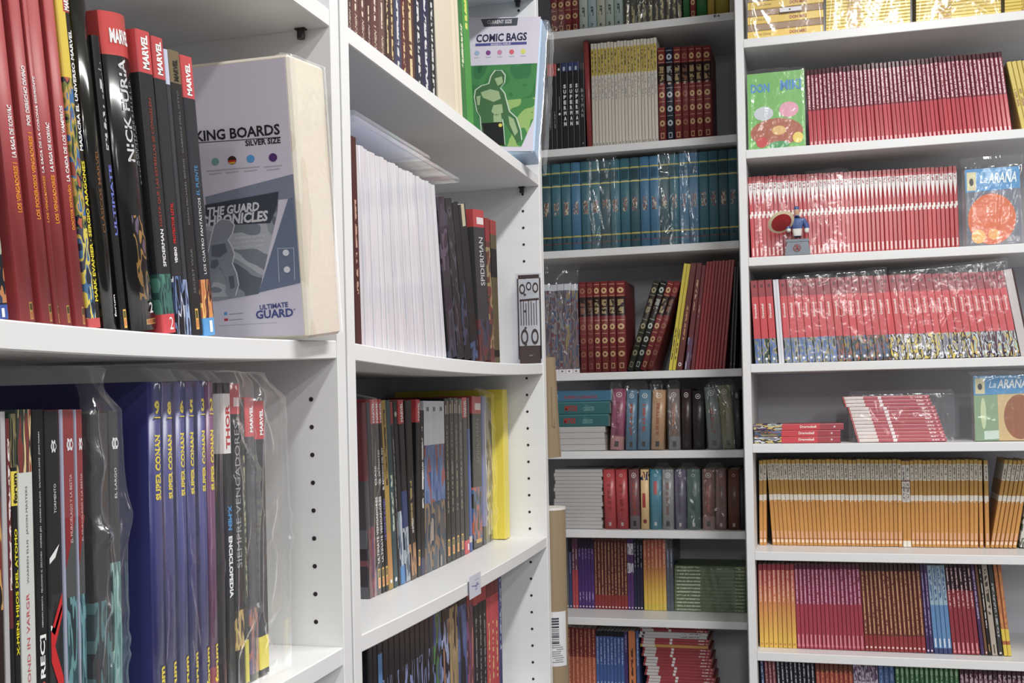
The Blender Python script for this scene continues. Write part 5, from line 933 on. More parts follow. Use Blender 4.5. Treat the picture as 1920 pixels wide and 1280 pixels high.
def arana(fr, xl, xr, yt, yb, zsh, base, label, tilt):
    o, c, w, h = face_comic(fr, xl, xr, yt, yb, zsh, 0.012, base, label, tilt)
    patch(c, 'title_band', [(0, 0.70 * h), (w, 0.72 * h), (w, h), (0, h)], (74, 140, 190), -0.0005)
    patch(c, 'corner_box', [(0.03 * w, 0.72 * h), (0.2 * w, 0.72 * h), (0.2 * w, 0.96 * h), (0.03 * w, 0.96 * h)], (206, 200, 160), -0.0007)
    disc(c, 'corner_mark', 0.115 * w, 0.83 * h, 0.04 * w, 0.05 * h, (60, 60, 56), -0.0009)
    text(c, 'La', ((0.27 * w, -0.0008, 0.81 * h), (0.13 * w, 0, 0), (0, 0, 0.1 * h)), (206, 222, 230), 0.01, 0.3)
    text(c, 'ARAÑA', ((0.42 * w, -0.0008, 0.80 * h), (0.52 * w, 0, 0), (0, 0, 0.17 * h)), (220, 228, 228), 0.02, 0.25)
    return c, w, h
c, w, h = arana(Frame('y', YD + 0.02), 1813, 1916, 317, 460, DZ[2], spine('cover_orange_burst', (84, 92, 110), [('b', 0, 0.1, (96, 100, 112))], var=0, rough=0.25), 'bagged comic with blue title band above an orange disc', 0.05)
disc(c, 'orange_disc', 0.47 * w, 0.34 * h, 0.44 * w, 0.33 * h, (206, 104, 62)); disc(c, 'flare', 0.22 * w, 0.12 * h, 0.13 * w, 0.09 * h, (226, 170, 90), -0.0006); disc(c, 'flare', 0.5 * w, 0.14 * h, 0.1 * w, 0.07 * h, (220, 160, 84), -0.0006)
c, w, h = arana(Frame('y', YD + 0.03), 1829, 1936, 704, 825, DZ[4], spine('cover_green_gold', (112, 146, 104), [('b', 0, 1, (190, 160, 96), 0.42, 1)], var=0, rough=0.3), 'bagged comic with blue title band above green and brown picture', 0.12)
disc(c, 'brown_oval', 0.8 * w, 0.36 * h, 0.28 * w, 0.34 * h, (140, 84, 50)); patch(c, 'pale_block', [(0.16 * w, 0.02 * h), (0.42 * w, 0.03 * h), (0.42 * w, 0.16 * h), (0.16 * w, 0.15 * h)], (190, 206, 196), -0.0006)
disc(c, 'pale_streak', 0.16 * w, 0.42 * h, 0.05 * w, 0.24 * h, (186, 200, 160), -0.0006)

# ------------------------------------------------------------------ boards pack on the nearest bookcase
class Slab:
    """thick pack standing like a book; its printed face looks along the shelf"""
    def __init__(self, row, frame, xl, xr, yt, yr, dl, dr, depth, name, label, cat, mats, jz=0.0):
        r = Row(frame, row.zsh, ((row.xa, row.ya), (row.xb, row.yb_)), row.place); a = r.edge(xl, yt, dl); b = r.edge(xr, yr, dr)
        self.s0, self.z0, self.lean, self.h = a; self.w = (b[0] - a[0]) * math.cos(a[2]); self.f = frame; self.d = depth
        self.root = empty(name, frame.mat(self.s0, self.z0 + 0.001 + max(0, self.w * math.sin(self.lean))) @ Matrix.Rotation(self.lean, 4, 'Y')); tag(self.root, label, cat)
    def pt(self, px, py):
        s = self.s0
        for _ in range(4):
            X, z = hit_y(px, py, s); s = self.s0 + math.tan(self.lean) * (z - self.z0)
        return self.f.pos - X, (z - self.z0) / math.cos(self.lean)
    def poly(self, name, pxs, color, e=0.0006, mat=None):
        return link(name, MB().poly([(-e, *self.pt(*p)) for p in pxs]).mesh(name, mat or ink(color)), self.root)
    def write(self, body, p0, p1, hpx, color, bold=0.02, shear=0.0, e=0.0009):
        a = self.pt(*p0); b = self.pt(*p1); c = self.pt(p0[0], p0[1] - hpx)
        text(self.root, body, ((-e, a[0], a[1]), (0, b[0] - a[0], b[1] - a[1]), (0, 0, c[1] - a[1])), color, bold, shear)
    def ring(self, px, py, r, color, e=0.0008, name='icon'):
        self.poly(name, [(px + r * math.cos(t * math.pi / 8), py + r * math.sin(t * math.pi / 8)) for t in range(16)], color, e)
box = Slab(A1, Frame('x', XF + 0.014), 578, 641, 102, 134, -38, -31, 0.19, 'backing_board_box', 'white shrink-wrapped pack of boards with grey comic print, end of upper shelf', 'box', None)
link('board_stack', MB().bevel_box(0, box.w, 0, box.d, 0, box.h, 0.003).mesh('board_stack', spine('board_edges', (210, 203, 188), [('m', (200, 190, 172), 0, 1, 0, 1, 2.0, 0.55)], rough=0.3, var=0)), box.root)
link('front_sheet', MB().box(-0.0004, 0.0001, 0.004, box.d - 0.004, 0.004, box.h - 0.004).mesh('front_sheet', flat('lilac_white_sheet', (206, 202, 216), 0.3)), box.root)
box.write('BACKING BOARDS', (322, 272), (526, 254), 20, (34, 34, 38), 0.025)
box.write('SILVER SIZE', (461, 276), (527, 270), 11, (34, 34, 38), 0.03)
box.poly('title_rule', [(372, 269), (527, 258), (527, 259.5), (372, 270.5)], (60, 60, 66))
for x, y, r, c in ((404.5, 305, 7, (120, 160, 150)), (436, 302, 8, (60, 40, 30)), (470.5, 299.5, 7.5, (90, 150, 206)), (512.5, 297, 8, (80, 50, 110))):
    box.ring(x, y, r, c); box.poly('caption_bar', [(x - 17, y + 17), (x + 17, y + 14), (x + 17, y + 16), (x - 17, y + 19)], (170, 166, 178)); box.poly('caption_bar', [(x - 12, y + 23), (x + 12, y + 20), (x + 12, y + 22), (x - 12, y + 25)], (170, 166, 178))
box.poly('flag_band', [(429, 303), (443, 301.5), (442.5, 305), (430, 306.5)], (190, 50, 40), 0.0010); box.poly('flag_band', [(430, 306.5), (442.5, 305), (440, 308.5), (433, 309)], (220, 180, 60), 0.0010)
box.poly('picture_panel', [(385, 371), (550, 328), (564, 532), (486, 550), (541, 374), (388, 392)], (126, 132, 150))
box.poly('picture_panel', [(541, 374), (550, 372), (556, 440), (564, 532), (486, 550)], (104, 116, 138), 0.0008)
box.poly('comic_page', [(385, 386), (523, 361), (521, 400), (505, 470), (486, 552), (408, 566), (388, 566)], (150, 152, 160), 0.0010, mat=spine('grey_brush', (134, 140, 150), [('a', 0, 1, [(96, 104, 116), (140, 146, 154), (170, 174, 182), (120, 126, 136)], 1.5, 5)], face='yz', var=0))
box.poly('dark_header', [(386, 386), (523, 361), (521, 385), (508, 420), (390, 425)], (62, 68, 78), 0.0012)
box.write('THE GUARD', (391, 408), (488, 397), 17, (206, 206, 210), 0.04, 0.2, 0.0015); box.write('CHRONICLES', (378, 428), (505, 416), 20, (206, 206, 210), 0.04, 0.2, 0.0015)
for k_, t_ in enumerate(('Premium backing', 'boards for keeping', 'your comics safe!')): box.write(t_, (442 - 4 * k_, 452 + 9 * k_), (499 - 2 * k_, 446 + 9 * k_), 6, (196, 198, 204), 0.02, 0.25, 0.0015)
body = [(392, 478), (398, 448), (404, 424), (416, 413), (432, 415), (440, 424), (436, 440), (428, 452), (434, 462), (440, 478), (436, 496), (444, 514), (448, 536), (442, 556), (430, 560), (424, 548), (428, 530), (420, 514), (412, 500), (404, 520), (398, 540), (392, 530)]
box.poly('figure_outline', [(x + (2 if x > 415 else -2), y - 1) for x, y in body], (206, 208, 214), 0.0014); box.poly('figure_fill', body, (134, 138, 148), 0.0016)
for q in ([(398, 462), (424, 458), (428, 474), (414, 484), (398, 482)], [(398, 490), (410, 488), (412, 498), (404, 506), (396, 504)], [(430, 520), (440, 518), (442, 540), (434, 544)]): box.poly('figure_shade', q, (94, 98, 108), 0.0018)
box.ring(537, 475.5, 6, (214, 216, 222), 0.0012); box.ring(539, 507, 6, (214, 216, 222), 0.0012)
for q in ([(521, 467), (551, 466), (551.5, 467), (521, 468)], [(521, 467), (522, 467), (525, 530), (524, 530)], [(551, 466), (552, 466), (554, 526), (553, 526)]): box.poly('callout_line', q, (190, 194, 204), 0.0011)
box.write('ULTIMATE', (488, 583), (541, 577), 9.5, (70, 76, 130), 0.03); box.write('GUARD', (481, 600), (551, 595), 16, (70, 76, 130), 0.03); box.write('®', (551, 584), (555, 583.5), 4, (70, 76, 130), 0.0)
box.poly('icon', [(420.5, 587), (426.5, 586.4), (426.5, 592), (420.5, 592.6)], (90, 150, 206)); box.poly('icon', [(421, 599), (428, 598.4), (428, 603), (421, 603.6)], (176, 50, 60))
for y in (590, 601): box.poly('caption_bar', [(430, y), (456, y - 2), (456, y - 0.5), (430, y + 1.5)], (150, 150, 160))
box.poly('caption_bar', [(410, 612), (520, 606), (520, 607), (410, 613)], (170, 168, 180))
bag(Frame('x', XF + 0.0165), box.s0 - 0.0, box.s0 + box.w, box.z0 + 0.001, box.z0 + box.h + 0.004, 0.03, 'clear shrink film drawn tight over the white pack of boards', 71, top=0.001, lean=box.lean, off=0.0006, amp=0.0007, pinch=0.0, fold=0.5, name='shrink_film')

# ------------------------------------------------------------------ bag pack on the middle bookcase
pk = Slab(B0, Frame('x', XF + 0.024), 1000, 1013, 47, 47, 16, 16, 0.175, 'comic_bag_pack', 'white and green pack of clear bags hanging over the shelf edge', 'package', None)
link('bag_bundle', MB().bevel_box(0, pk.w, 0, pk.d, 0, pk.h, 0.004).mesh('bag_bundle', flat('bluish_film_stack', (176, 198, 222), 0.2)), pk.root)
pk.poly('header_card', [(878, 49), (1014.5, 47.5), (999, 300), (880, 300)], (206, 206, 216), 0.0006, mat=flat('lilac_white_sheet', (206, 202, 216), 0.3))
pk.poly('size_tab', [(902, 52), (972, 49.5), (970, 64), (908, 66.5)], (74, 76, 86), 0.0009); pk.write('CURRENT SIZE', (914, 61.5), (960, 60), 7, (214, 214, 220), 0.02, 0, 0.0012)
pk.write('COMIC BAGS', (893, 96), (988, 92), 15, (44, 46, 74), 0.03)
pk.poly('title_bar', [(892, 98), (988, 94.5), (988, 99.5), (892, 103)], (80, 78, 140), 0.0009); pk.write('RESEALABLE', (921, 102), (958, 100), 3.6, (206, 206, 226), 0.02, 0, 0.0012)
for x, y, c in ((895, 116, (150, 170, 200)), (916, 115.2, (120, 70, 130)), (937.5, 114.4, (190, 130, 160)), (960, 113.6, (206, 100, 110)), (981.5, 112.8, (206, 206, 110))): pk.ring(x, y, 4.6, c, 0.0009); pk.poly('caption_bar', [(x - 5, y + 8), (x + 5, y + 7.6), (x + 5, y + 9), (x - 5, y + 9.4)], (170, 170, 184), 0.0009)
gm = spine('green_brush', (46, 110, 62), [('a', 0, 1, [(36, 96, 56), (44, 112, 66), (58, 128, 70), (50, 116, 62)], 2.5, 4), ('a', 0.0, 0.55, [(40, 104, 60), (70, 140, 64), (140, 176, 96), (60, 128, 66)], 3, 5, 0.45, 1)], face='yz', var=0, rough=0.3)
pk.poly('green_picture', [(880, 140), (1008, 135), (1001, 240), (978, 292), (880, 290)], (46, 110, 62), 0.0009, mat=gm)
fig = [(891, 200), (893, 186), (904, 178), (918, 174), (922, 160), (930, 149), (940, 149), (947, 158), (946, 172), (938, 182), (946, 192), (950, 208), (955, 226), (968, 238), (976, 262), (978, 280), (970, 284), (962, 270), (950, 250), (942, 238), (944, 262), (946, 290), (910, 286), (904, 262), (902, 236), (896, 226)]
pk.poly('figure_outline', [(x + (2 if x > 930 else -2), y - 1) for x, y in fig], (190, 206, 190), 0.0012); pk.poly('figure_fill', fig, (66, 104, 68), 0.0014)
for q in ([(902, 190), (920, 184), (936, 188), (940, 202), (926, 208), (906, 200)], [(894, 198), (902, 196), (900, 214), (896, 214)], [(926, 214), (942, 212), (944, 228), (930, 234), (922, 226)], [(928, 164), (942, 160), (944, 172), (934, 178)], [(926, 232), (940, 230), (942, 246), (926, 246)], [(954, 234), (964, 240), (972, 264), (966, 272), (956, 250)]): pk.poly('figure_light', q, (150, 172, 132), 0.0016)
pk.poly('belt', [(904, 248), (942, 246), (944, 253), (906, 255)], (30, 34, 32), 0.0018); pk.poly('figure_shade', [(906, 255), (944, 253), (947, 290), (911, 286)], (28, 32, 32), 0.0016); pk.ring(939, 252, 3.5, (206, 196, 90), 0.0020)
bag(Frame('x', XF + 0.030), pk.s0 - 0.002, pk.s0 + pk.w + 0.002, pk.z0 - 0.004, pk.z0 + pk.h + 0.012, 0.10, 'bluish clear wrapper with drooping corner round the bag pack', 72, top=0.004, lean=pk.lean, off=0.004, amp=0.004, pinch=0.1, name='plastic_wrapper')

# ------------------------------------------------------------------ clear card, clear plates, price tags
YK = 2.122
def kp(x, y): return hit_y(x, y, YK)
(xa0, zk1), (xb0, _) = kp(969, 517), kp(1013, 517); zk0 = SB2(2.12)
e = empty('acrylic_card', Matrix.Translation((xa0, YK, zk0 + 0.001))); tag(e, 'clear upright card with dark rounded print at the end of the sagging shelf', 'card'); W_, H_ = xb0 - xa0, zk1 - zk0
link('clear_plate', MB().box(-0.004, W_ + 0.001, 0, 0.0016, 0, H_ + 0.003).mesh('clear_plate', ACRYL), e)
brn = ink((70, 58, 58))
def card_poly(nm, pts): return link(nm, MB().poly([(x * W_, -0.0005, z * H_) for x, z in pts]).mesh(nm, brn), e)
card_poly('print_base', [(0.06, 0.0), (0.96, 0.0), (0.97, 0.2), (0.04, 0.2)])
for x0, x1, z0, z1 in ((0.0, 0.06, 0.05, 0.96), (0.94, 1.0, 0.05, 0.96), (0.05, 0.95, 0.955, 1.0)): card_poly('print_frame', [(x0, z0), (x1, z0), (x1, z1), (x0, z1)])
for k_ in range(7): card_poly('print_bar', [(0.13 + 0.11 * k_, 0.43), (0.165 + 0.11 * k_, 0.43), (0.165 + 0.11 * k_, 0.72 - 0.02 * (k_ % 3)), (0.13 + 0.11 * k_, 0.72 - 0.02 * (k_ % 3))])
card_poly('print_bar', [(0.1, 0.70), (0.92, 0.71), (0.92, 0.735), (0.1, 0.725)])
def ringk(nm, xc, zc, rx, rz, k=0.6):
    me = MB()
    for i in range(16):
        a0, a1_ = math.pi * i / 8, math.pi * (i + 1) / 8
        me.poly([((xc + rx * f_ * math.cos(a)) * W_, -0.0006, (zc + rz * f_ * math.sin(a)) * H_) for a, f_ in ((a0, 1), (a1_, 1), (a1_, k), (a0, k))])
    link(nm, me.mesh(nm, brn), e)
for a in ((0.22, 0.84, 0.13, 0.06), (0.5, 0.87, 0.12, 0.05), (0.78, 0.85, 0.13, 0.06), (0.28, 0.3, 0.16, 0.09), (0.72, 0.3, 0.16, 0.09)): ringk('print_ring', *a)
text(e, 'mini', ((0.46 * W_, -0.0007, 0.085 * H_), (0.16 * W_, 0, 0), (0, 0, 0.015 * H_)), (180, 172, 174), 0.0)
zt_ = FB1.hit(700, 290)[1] if False else None
def s_at(x, y): return FB1.hit(x, y)[0]
ztop = max(ob.matrix_world.translation.z + ob.dimensions.z for ob in []) if False else 1.7885
for nm_, (x0, y0, x1, y1), z, th, lab in (('lower', (656, 250, 853, 352), 1.7925, 0.007, 'lower clear acrylic sheet laid across the white sleeves'), ('upper', (654, 225, 797, 305), 1.8, 0.006, 'upper shorter clear acrylic sheet on top of the other')):
    sa, sb_ = s_at(x0, y0), s_at(x1, y1)
    o = link('acrylic_sheet', MB().bevel_box(0, sb_ - sa, 0.0, 0.13, 0, th, 0.001).mesh('acrylic_sheet', ACRYL), None, Frame('x', XF - 0.012).mat(sa, z)); tag(o, lab, 'sheet', 'clear sheets on the sleeves')
def tagcard(frame, pts, label, mat):
    q = [frame.hit(*p) for p in pts]; s0 = min(a for a, b in q); z0 = min(b for a, b in q)
    w_, h_ = max(a for a, b in q) - s0, max(b for a, b in q) - z0
    o = link('price_tag', MB().box(0, w_, 0, 0.0006, 0, h_).mesh('price_tag', mat), None, frame.mat(s0, z0)); return tag(o, label, 'price tag')
tagcard(Frame('x', XF + 0.0025), [(880, 1082), (902, 1112)], 'small white handwritten price tag stuck on the shelf edge', spine('tag_ink', (206, 206, 222), [('m', (120, 126, 170), 0.3, 0.75, 0.15, 0.85, 9, 0.56)], var=0))
tagcard(Frame('y', YD + 0.004), [(1462, 23), (1503, 11)], 'white price slip tucked among the bagged yellow volumes', spine('slip', (226, 226, 232), [('b', 0.3, 0.7, (60, 60, 66), 0.42, 0.5)], var=0))
for ob in [o for o in COL.objects if o.name.startswith('bookcase') and o.get('label', '').startswith('recessed')]:
    s_, z_ = FC.hit(1338.5, 32.5); text(ob, 'E-6', ((s_ + 0.86, -0.0004, z_), (0.016, 0, 0), (0, 0, 0.007)), (80, 78, 76), 0.03, 0, 'shelf_mark')

# ------------------------------------------------------------------ cardboard tube and sleeve beside the middle bookcase
kraft = NB('kraft_cardboard').gen(); col_ = kraft.mix(kraft.noise(60, 6, detail=3), lin((150, 132, 106)), lin((136, 118, 94)))
kraft.put(kraft.bsdf.inputs['Base Color'], col_); kraft.bsdf.inputs['Roughness'].default_value = 0.75; KRAFT = kraft.m
YT_ = 2.172 + 0.034; xr_, ztube = hit_y(1058.5, 952, YT_); R_ = 0.03; xc_ = xr_ - R_ + 0.001
e = empty('cardboard_tube', Matrix.Translation((xc_, YT_, 0))); tag(e, 'brown cardboard tube with white shipping label standing against the bookcase side', 'tube')
link('tube_wall', MB().lathe([(R_ - 0.003, ztube - 0.02), (R_ - 0.003, ztube), (R_, ztube), (R_, 0.001), (R_ - 0.003, 0.001)], 40).mesh('tube_wall', KRAFT, False), e)
link('end_cap', MB().lathe([(R_ - 0.0032, ztube - 0.008), (R_ - 0.0032, ztube - 0.003), (R_ + 0.0006, ztube - 0.0028), (R_ + 0.0006, ztube + 0.002), (0.0, ztube + 0.0022)], 40).mesh('end_cap', flat('cap_white', (216, 212, 206), 0.5)), e)
zl0, zl1 = hit_y(1045, 1243, YT_)[1], hit_y(1045, 1142, YT_)[1]
def arc(nm, a0, a1_, z0, z1, mat, dr=0.0006):
    return link(nm, MB().grid(lambda u, v: ((R_ + dr) * math.cos(a0 + (a1_ - a0) * u), (R_ + dr) * math.sin(a0 + (a1_ - a0) * u), z0 + (z1 - z0) * v), 14, 1).mesh(nm, mat), e)
lb = arc('shipping_label', -2.6, -0.35, zl0, zl1, flat('label_white', (212, 212, 214), 0.35))
rr = random.Random(5); zz_ = zl1 - 0.012
while zz_ > zl0 + (zl1 - zl0) * 0.42:
    t_ = rr.choice((0.0012, 0.002, 0.0035)); arc('barcode_bar', -1.75, -0.95, zz_ - t_, zz_, ink((60, 60, 72)), 0.0010); zz_ -= t_ + rr.choice((0.001, 0.0018, 0.0026))
for k_ in range(9): arc('print_line', -2.2 + rr.uniform(0, 1.1), -0.6 - rr.uniform(0, 0.3), zl0 + 0.008 + k_ * 0.0042, zl0 + 0.0095 + k_ * 0.0042, ink((120, 120, 128)), 0.0010)
YS = 2.1745
x1_, z1_ = hit_y(1048.5, 850, YS); _, ztp = hit_y(1040, 669, YS); _, zbt = hit_y(1040, 868, YS)
e = empty('cardboard_sleeve', Matrix.Translation((x1_, YS, zbt))); tag(e, 'flat brown cardboard sleeve hung on the side of the middle bookcase', 'cardboard')
hh = ztp - zbt
me = MB(); prof = [(-0.11, 0), (0.0, 0.012), (-0.004, hh * 0.45), (-0.008, hh), (-0.11, hh)]; n0 = len(prof)
me.v = [(x, 0, z) for x, z in prof] + [(x, 0.018, z) for x, z in prof]
me.f = [tuple(range(n0)), tuple(range(2 * n0 - 1, n0 - 1, -1))] + [((i + 1) % n0, i, n0 + i, n0 + (i + 1) % n0) for i in range(n0)]; me.mi = [0] * len(me.f)
link('sleeve_body', me.mesh('sleeve_body', KRAFT), e)
for q in ([(-0.0135, 0.35 * hh), (-0.0128, 0.35 * hh), (-0.0128, 0.72 * hh), (-0.0135, 0.72 * hh)], [(-0.0135, 0.35 * hh), (-0.008, 0.33 * hh), (-0.008, 0.335 * hh), (-0.013, 0.355 * hh)], [(-0.0085, 0.33 * hh), (-0.0078, 0.33 * hh), (-0.0078, 0.42 * hh), (-0.0085, 0.42 * hh)]):
    link('printed_hook', MB().poly([(x, -0.0004, z) for x, z in q]).mesh('printed_hook', ink((104, 84, 62))), e)

# ------------------------------------------------------------------ small bust on a stone pedestal
FB_ = Frame('y', YD + 0.016); sB, _ = FB_.hit(1496, 478); zB = DZ[2] + 0.0005
e = empty('figurine_bust', Matrix.Translation((sB, YD + 0.018, zB))); tag(e, 'small painted bust with round disc on a grey stone pedestal', 'figurine')
stone = NB('grey_stone').gen(); cs = stone.mix(stone.noise(9, 9, detail=4), lin((112, 120, 132)), lin((140, 148, 158))); stone.put(stone.bsdf.inputs['Base Color'], cs); stone.bsdf.inputs['Roughness'].default_value = 0.6
me = MB()
for x0, x1, z0, z1, x2 in ((0.029, 0.024, 0.0, 0.031, 0), (0.026, 0.026, 0.031, 0.037, 0)):
    n0 = len(me.v); d0, d1 = x0 * 0.55, x1 * 0.55
    me.v += [(-x0, -d0, z0), (x0, -d0, z0), (x0, d0, z0), (-x0, d0, z0), (-x1, -d1, z1), (x1, -d1, z1), (x1, d1, z1), (-x1, d1, z1)]
    me.f += [tuple(n0 + i for i in q) for q in ((0, 3, 2, 1), (4, 5, 6, 7), (0, 1, 5, 4), (1, 2, 6, 5), (2, 3, 7, 6), (3, 0, 4, 7))]; me.mi += [0] * 6
ped = link('pedestal', me.mesh('pedestal', stone.m), e)
rg = MB()
for i in range(28):
    a0, a1_ = 2 * math.pi * i / 28, 2 * math.pi * (i + 1) / 28
    for (ra, rb, yy) in ((0.0085, 0.0068, -0.0175),): rg.poly([(r * math.cos(a) - 0.001, yy - 0.0, 0.0165 + r * math.sin(a)) for a, r in ((a0, ra), (a1_, ra), (a1_, rb), (a0, rb))])
link('emblem_ring', rg.mesh('emblem_ring', ink((150, 70, 74))), ped)
text(ped, 'A', ((-0.0062, -0.0176, 0.0115), (0.0105, 0, 0), (0, 0, 0.0115)), (150, 70, 74), 0.03)
V = [(0, 0, 0.041), (0, 0, 0.053), (0, 0, 0.071), (0, 0, 0.092), (-0.001, -0.001, 0.106), (-0.001, -0.001, 0.117), (0.015, 0, 0.081), (0.022, -0.002, 0.066), (0.021, -0.006, 0.050), (-0.015, 0, 0.081), (-0.022, -0.006, 0.068), (-0.018, -0.012, 0.054)]
Rr = [0.0112, 0.0105, 0.0135, 0.0052, 0.0078, 0.0062, 0.0080, 0.0072, 0.0048, 0.0080, 0.0070, 0.0048]
E_ = [(0, 1), (1, 2), (2, 3), (3, 4), (4, 5), (2, 6), (6, 7), (7, 8), (2, 9), (9, 10), (10, 11)]
fm = bpy.data.meshes.new('figure'); fm.from_pydata(V, E_, [])
fm.materials.append(spine('painted_figure', (46, 78, 140), [('b', 0.70, 0.87, (206, 160, 130)), ('b', 0.0, 0.28, (222, 220, 214)), ('b', 0.0, 0.06, (40, 50, 90))], var=0, rough=0.35))
fo = link('figure', fm, e); sk = fo.modifiers.new('skin', 'SKIN'); su = fo.modifiers.new('smooth', 'SUBSURF'); su.levels = su.render_levels = 2
for i, r in enumerate(Rr): fm.skin_vertices[0].data[i].radius = (r, r * (0.72 if i in (0, 1, 2) else 1)); 
fm.skin_vertices[0].data[0].use_root = True
dm = MB(); seg = 40
for (ra, ya, rb, yb2, mi) in ((0.0, -0.005, 0.0105, -0.0045, 0), (0.0105, -0.0045, 0.0240, -0.0024, 1), (0.0240, -0.0024, 0.031, 0.0, 2), (0.031, 0.0, 0.0, 0.001, 1)):
    for i in range(seg):
        a0, a1_ = 2 * math.pi * i / seg, 2 * math.pi * (i + 1) / seg
        q = [(ra * math.cos(a0), ya, ra * math.sin(a0)), (ra * math.cos(a1_), ya, ra * math.sin(a1_)), (rb * math.cos(a1_), yb2, rb * math.sin(a1_)), (rb * math.cos(a0), yb2, rb * math.sin(a0))]
        dm.poly(q[1:] if ra == 0 else q[:3] if rb == 0 else q, mi)
dsk = link('disc', dm.mesh('disc', [ink((160, 44, 50)), ink((170, 46, 50)), ink((230, 214, 180))], True), e)
dsk.matrix_local = Matrix.Translation((-0.036, -0.024, 0.077)) @ Matrix.Rotation(math.radians(24), 4, 'Z') @ Matrix.Rotation(math.radians(42), 4, 'X') @ Matrix.Rotation(math.radians(-14), 4, 'Y')
# ------------------------------------------------------------------ film bags
ZMAX = {id(B2): 1.490, id(C2): CZS[1] - T, id(C3): CZS[2] - T, id(C4): CZS[3] - T, id(C5): CZS[4] - T, id(C6): CZS[5] - T, id(D2): DZ[1] - T, id(D3): DZ[2] - T}
def pbag(row, xl, xr, yt, label, seed, depth=0.1, top=0.035, lift=0.0, fwd=0.003, **k):
    fr = Frame(row.f.axis, row.f.pos + (fwd if row.f.axis == 'x' else -fwd)); s0, _ = row.f.hit(xl, row.bot(xl)); s1, _ = row.f.hit(xr, row.bot(xr)); z = max(row.zsh(s0), row.zsh(s1)) + 0.001 if callable(row.zsh) else row.zsh; _, zt = row.f.hit((xl + xr) / 2, yt)
    a = row.edge(xl, yt, None)
    return bag(fr, min(a[0], s0), s1, z + lift + 0.0008, zt, depth, label, seed, top=top, zmax=ZMAX.get(id(row), 9.0), **k)
def abag(xl, xr, yt, label, seed, depth=0.12, top=0.03, **k):
    a = A2.edge(xl, yt, None); b = A2.edge(xr, yt, None)
    return bag(Frame('x', FA2.pos + 0.004), a[0], b[0], 1.1765, 1.1757 + a[3], depth, label, seed, top=top, zmax=1.489, **k)
abag(150, 212, 768, 'crumpled clear bag with a twisted top round the charcoal album', 11, amp=0.007, off=0.006, top=0.045, pinch=0.55, fold=1.6)
abag(284, 333, 716, 'clear bag round the navy hardbacks numbered nine and eight', 12, amp=0.0028, pinch=0.3, fold=0.7)
abag(335, 373, 715, 'clear bag round the navy hardbacks numbered six and five', 13, amp=0.0028, pinch=0.3, fold=0.7)
abag(375, 410, 713, 'clear bag round the purple hardback and its navy neighbour', 14, amp=0.0028, pinch=0.3, fold=0.7)
abag(412, 460, 716, 'clear bag with bright glare over the silver titled album', 15, amp=0.007, off=0.006, top=0.04, fold=1.5)
abag(461, 523, 742, 'loose clear bag hanging open at the end of the lower shelf', 16, amp=0.007, off=0.005, top=0.04, fold=1.3)
pbag(B2, 904, 927, 737, 'crinkled film sleeve before the yellow folder', 21, top=0.012, amp=0.005, fold=1.6)
pbag(B2, 692, 709, 746, 'film sleeve round the first albums of middle bookcase third shelf', 22, top=0.008)
pbag(C0, 1034, 1062, 20, 'rosy crumpled film beside the roundel books, corner bookcase first shelf', 31, top=0.02, amp=0.006, fold=1.6)
pbag(C0, 1170, 1279, -40, 'smoky film round the dark gilt books', 32, amp=0.006, fold=1.4)
pbag(C2, 1103, 1160, 296, 'most crinkled film bag in the teal set, round its seventh and eighth books', 33, top=0.012, amp=0.006, fold=1.5, pinch=0.1)
pbag(C2, 1233, 1272, 287, 'film bag round teal books near the middle of the teal set', 34, top=0.012, amp=0.005, fold=1.4, pinch=0.1)
pbag(C2, 1275, 1312, 282, 'film bag just before the darkest teal books', 35, top=0.012, amp=0.005, fold=1.4, pinch=0.1)
pbag(C3, 1023, 1087, 532, 'puffed clear bag round the motley comic volumes', 36, top=0.06, amp=0.007, fold=1.5, pinch=0.0)
for i, (xl, xr, lab) in enumerate(((1146, 1171, 'film bag round the plum hardback'), (1173, 1219, 'film bag with a peaked top round both steel blue hardbacks'), (1220, 1247, 'film bag round the tan hardback'), (1252, 1278, 'film bag round the taupe hardback'), (1325, 1381, 'film bag round the grey green and olive hardbacks'))):
    pbag(C4, xl, xr, 720, lab, 41 + i, top=0.025, amp=0.004, fold=1.5)
for i, (xl, xr, lab) in enumerate(((1224, 1266, 'film bag round the turquoise and grey hardbacks'), (1268, 1316, 'film bag round the violet and bottle green hardbacks'), (1318, 1363, 'film bag round the brown and rosy hardbacks'))):
    pbag(C5, xl, xr, 880, lab, 51 + i, top=0.022, amp=0.005, fold=1.5)
pbag(C6, 1246, 1266, 1012, 'film bag round the slate blue volumes, corner bookcase seventh shelf', 55, top=0.008, fold=1.4)
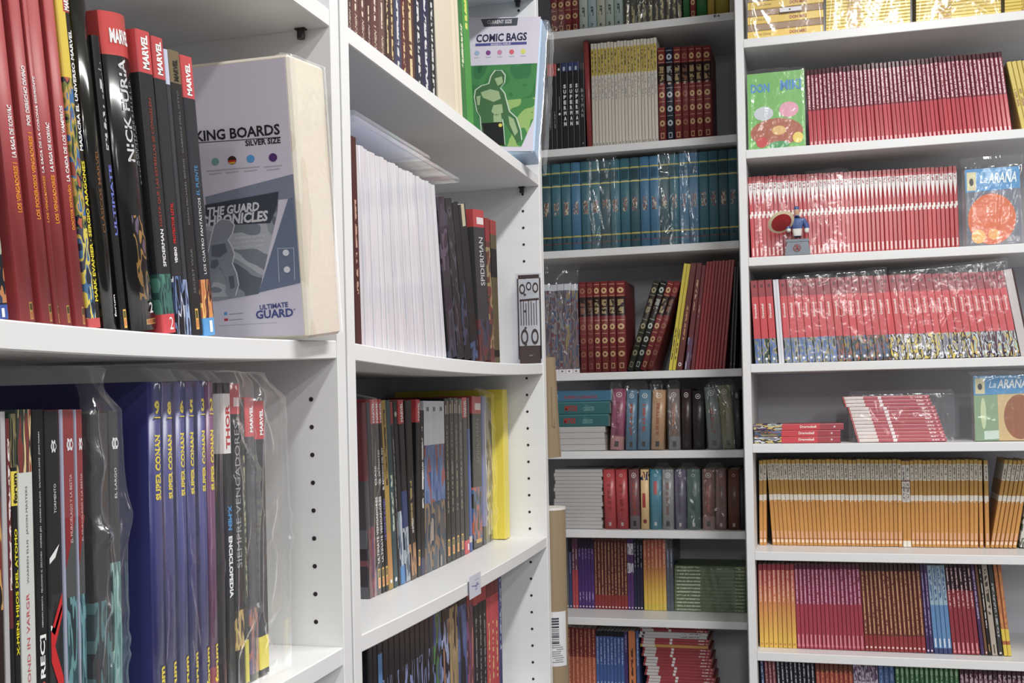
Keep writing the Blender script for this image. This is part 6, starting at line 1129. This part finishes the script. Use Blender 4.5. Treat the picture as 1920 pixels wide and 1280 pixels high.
pbag(C6, 1266, 1398, 1063, 'film bag drawn over the lying green stack', 56, top=0.006, pinch=0.0, fold=0.7)
D0r = Row(D0f, DZ[0], ((1400, 73), (1920, 18)), '')
for i, (xl, xr, lab) in enumerate(((1401, 1546, 'clear bag round the pile of thick yellow volumes'), (1548, 1709, 'clear bag round the middle pile of thin yellow volumes'), (1716, 1880, 'clear bag round the third pile of thin yellow volumes'))):
    pbag(D0r, xl, xr, -60, lab, 61 + i, depth=0.12, top=0.01, amp=0.004, fold=0.55)
D1r = Row(Frame('y', YD + 0.012), DZ[1], ((1400, 280), (1920, 238)), '')
pbag(D1r, 1402, 1513, 131, 'thin clear sleeve over the green comic', 64, depth=0.03, top=0.01, amp=0.0012, pinch=0.05, off=0.001, fold=0.6)
D2r = Row(Frame('y', YD + 0.012), DZ[2], ((1400, 482), (1920, 455)), '')
pbag(D2r, 1806, 1922, 312, 'big shiny crumpled bag round the orange disc comic', 65, depth=0.03, top=0.03, amp=0.006, off=0.005, pinch=0.0, fold=1.0)
pbag(D2, 1412, 1500, 335, 'dull film bag behind the bust', 66, top=0.012, amp=0.003, pinch=0.1)
pbag(D2, 1512, 1600, 328, 'film bag with raised crumpled corner beside the bust', 67, top=0.02, amp=0.005, pinch=0.1)
pbag(D3, 1474, 1672, 513, 'film cover stretched over the middle of the scarlet row', 68, depth=0.1, top=0.006, amp=0.003, pinch=0.0, lean=-0.03)
pbag(D3, 1680, 1905, 503, 'film cover stretched over the far half of the scarlet row', 69, depth=0.1, top=0.006, amp=0.003, pinch=0.0, lean=-0.06)
D4r = Row(D4f, DZ[4], ((1409, 832), (1920, 826)), '')
pbag(D4r, 1592, 1792, 738, 'grey tinged bag sagging round the slanting red stack', 70, depth=0.12, top=0.01, amp=0.006, pinch=0.05, fold=0.8)
pbag(Row(Frame('y', YD + 0.022), DZ[4], ((1409, 832), (1920, 826)), ''), 1822, 1935, 703, 'clear bag round the green and brown comic', 73, depth=0.03, top=0.012, amp=0.003, pinch=0.0)
flush_text()
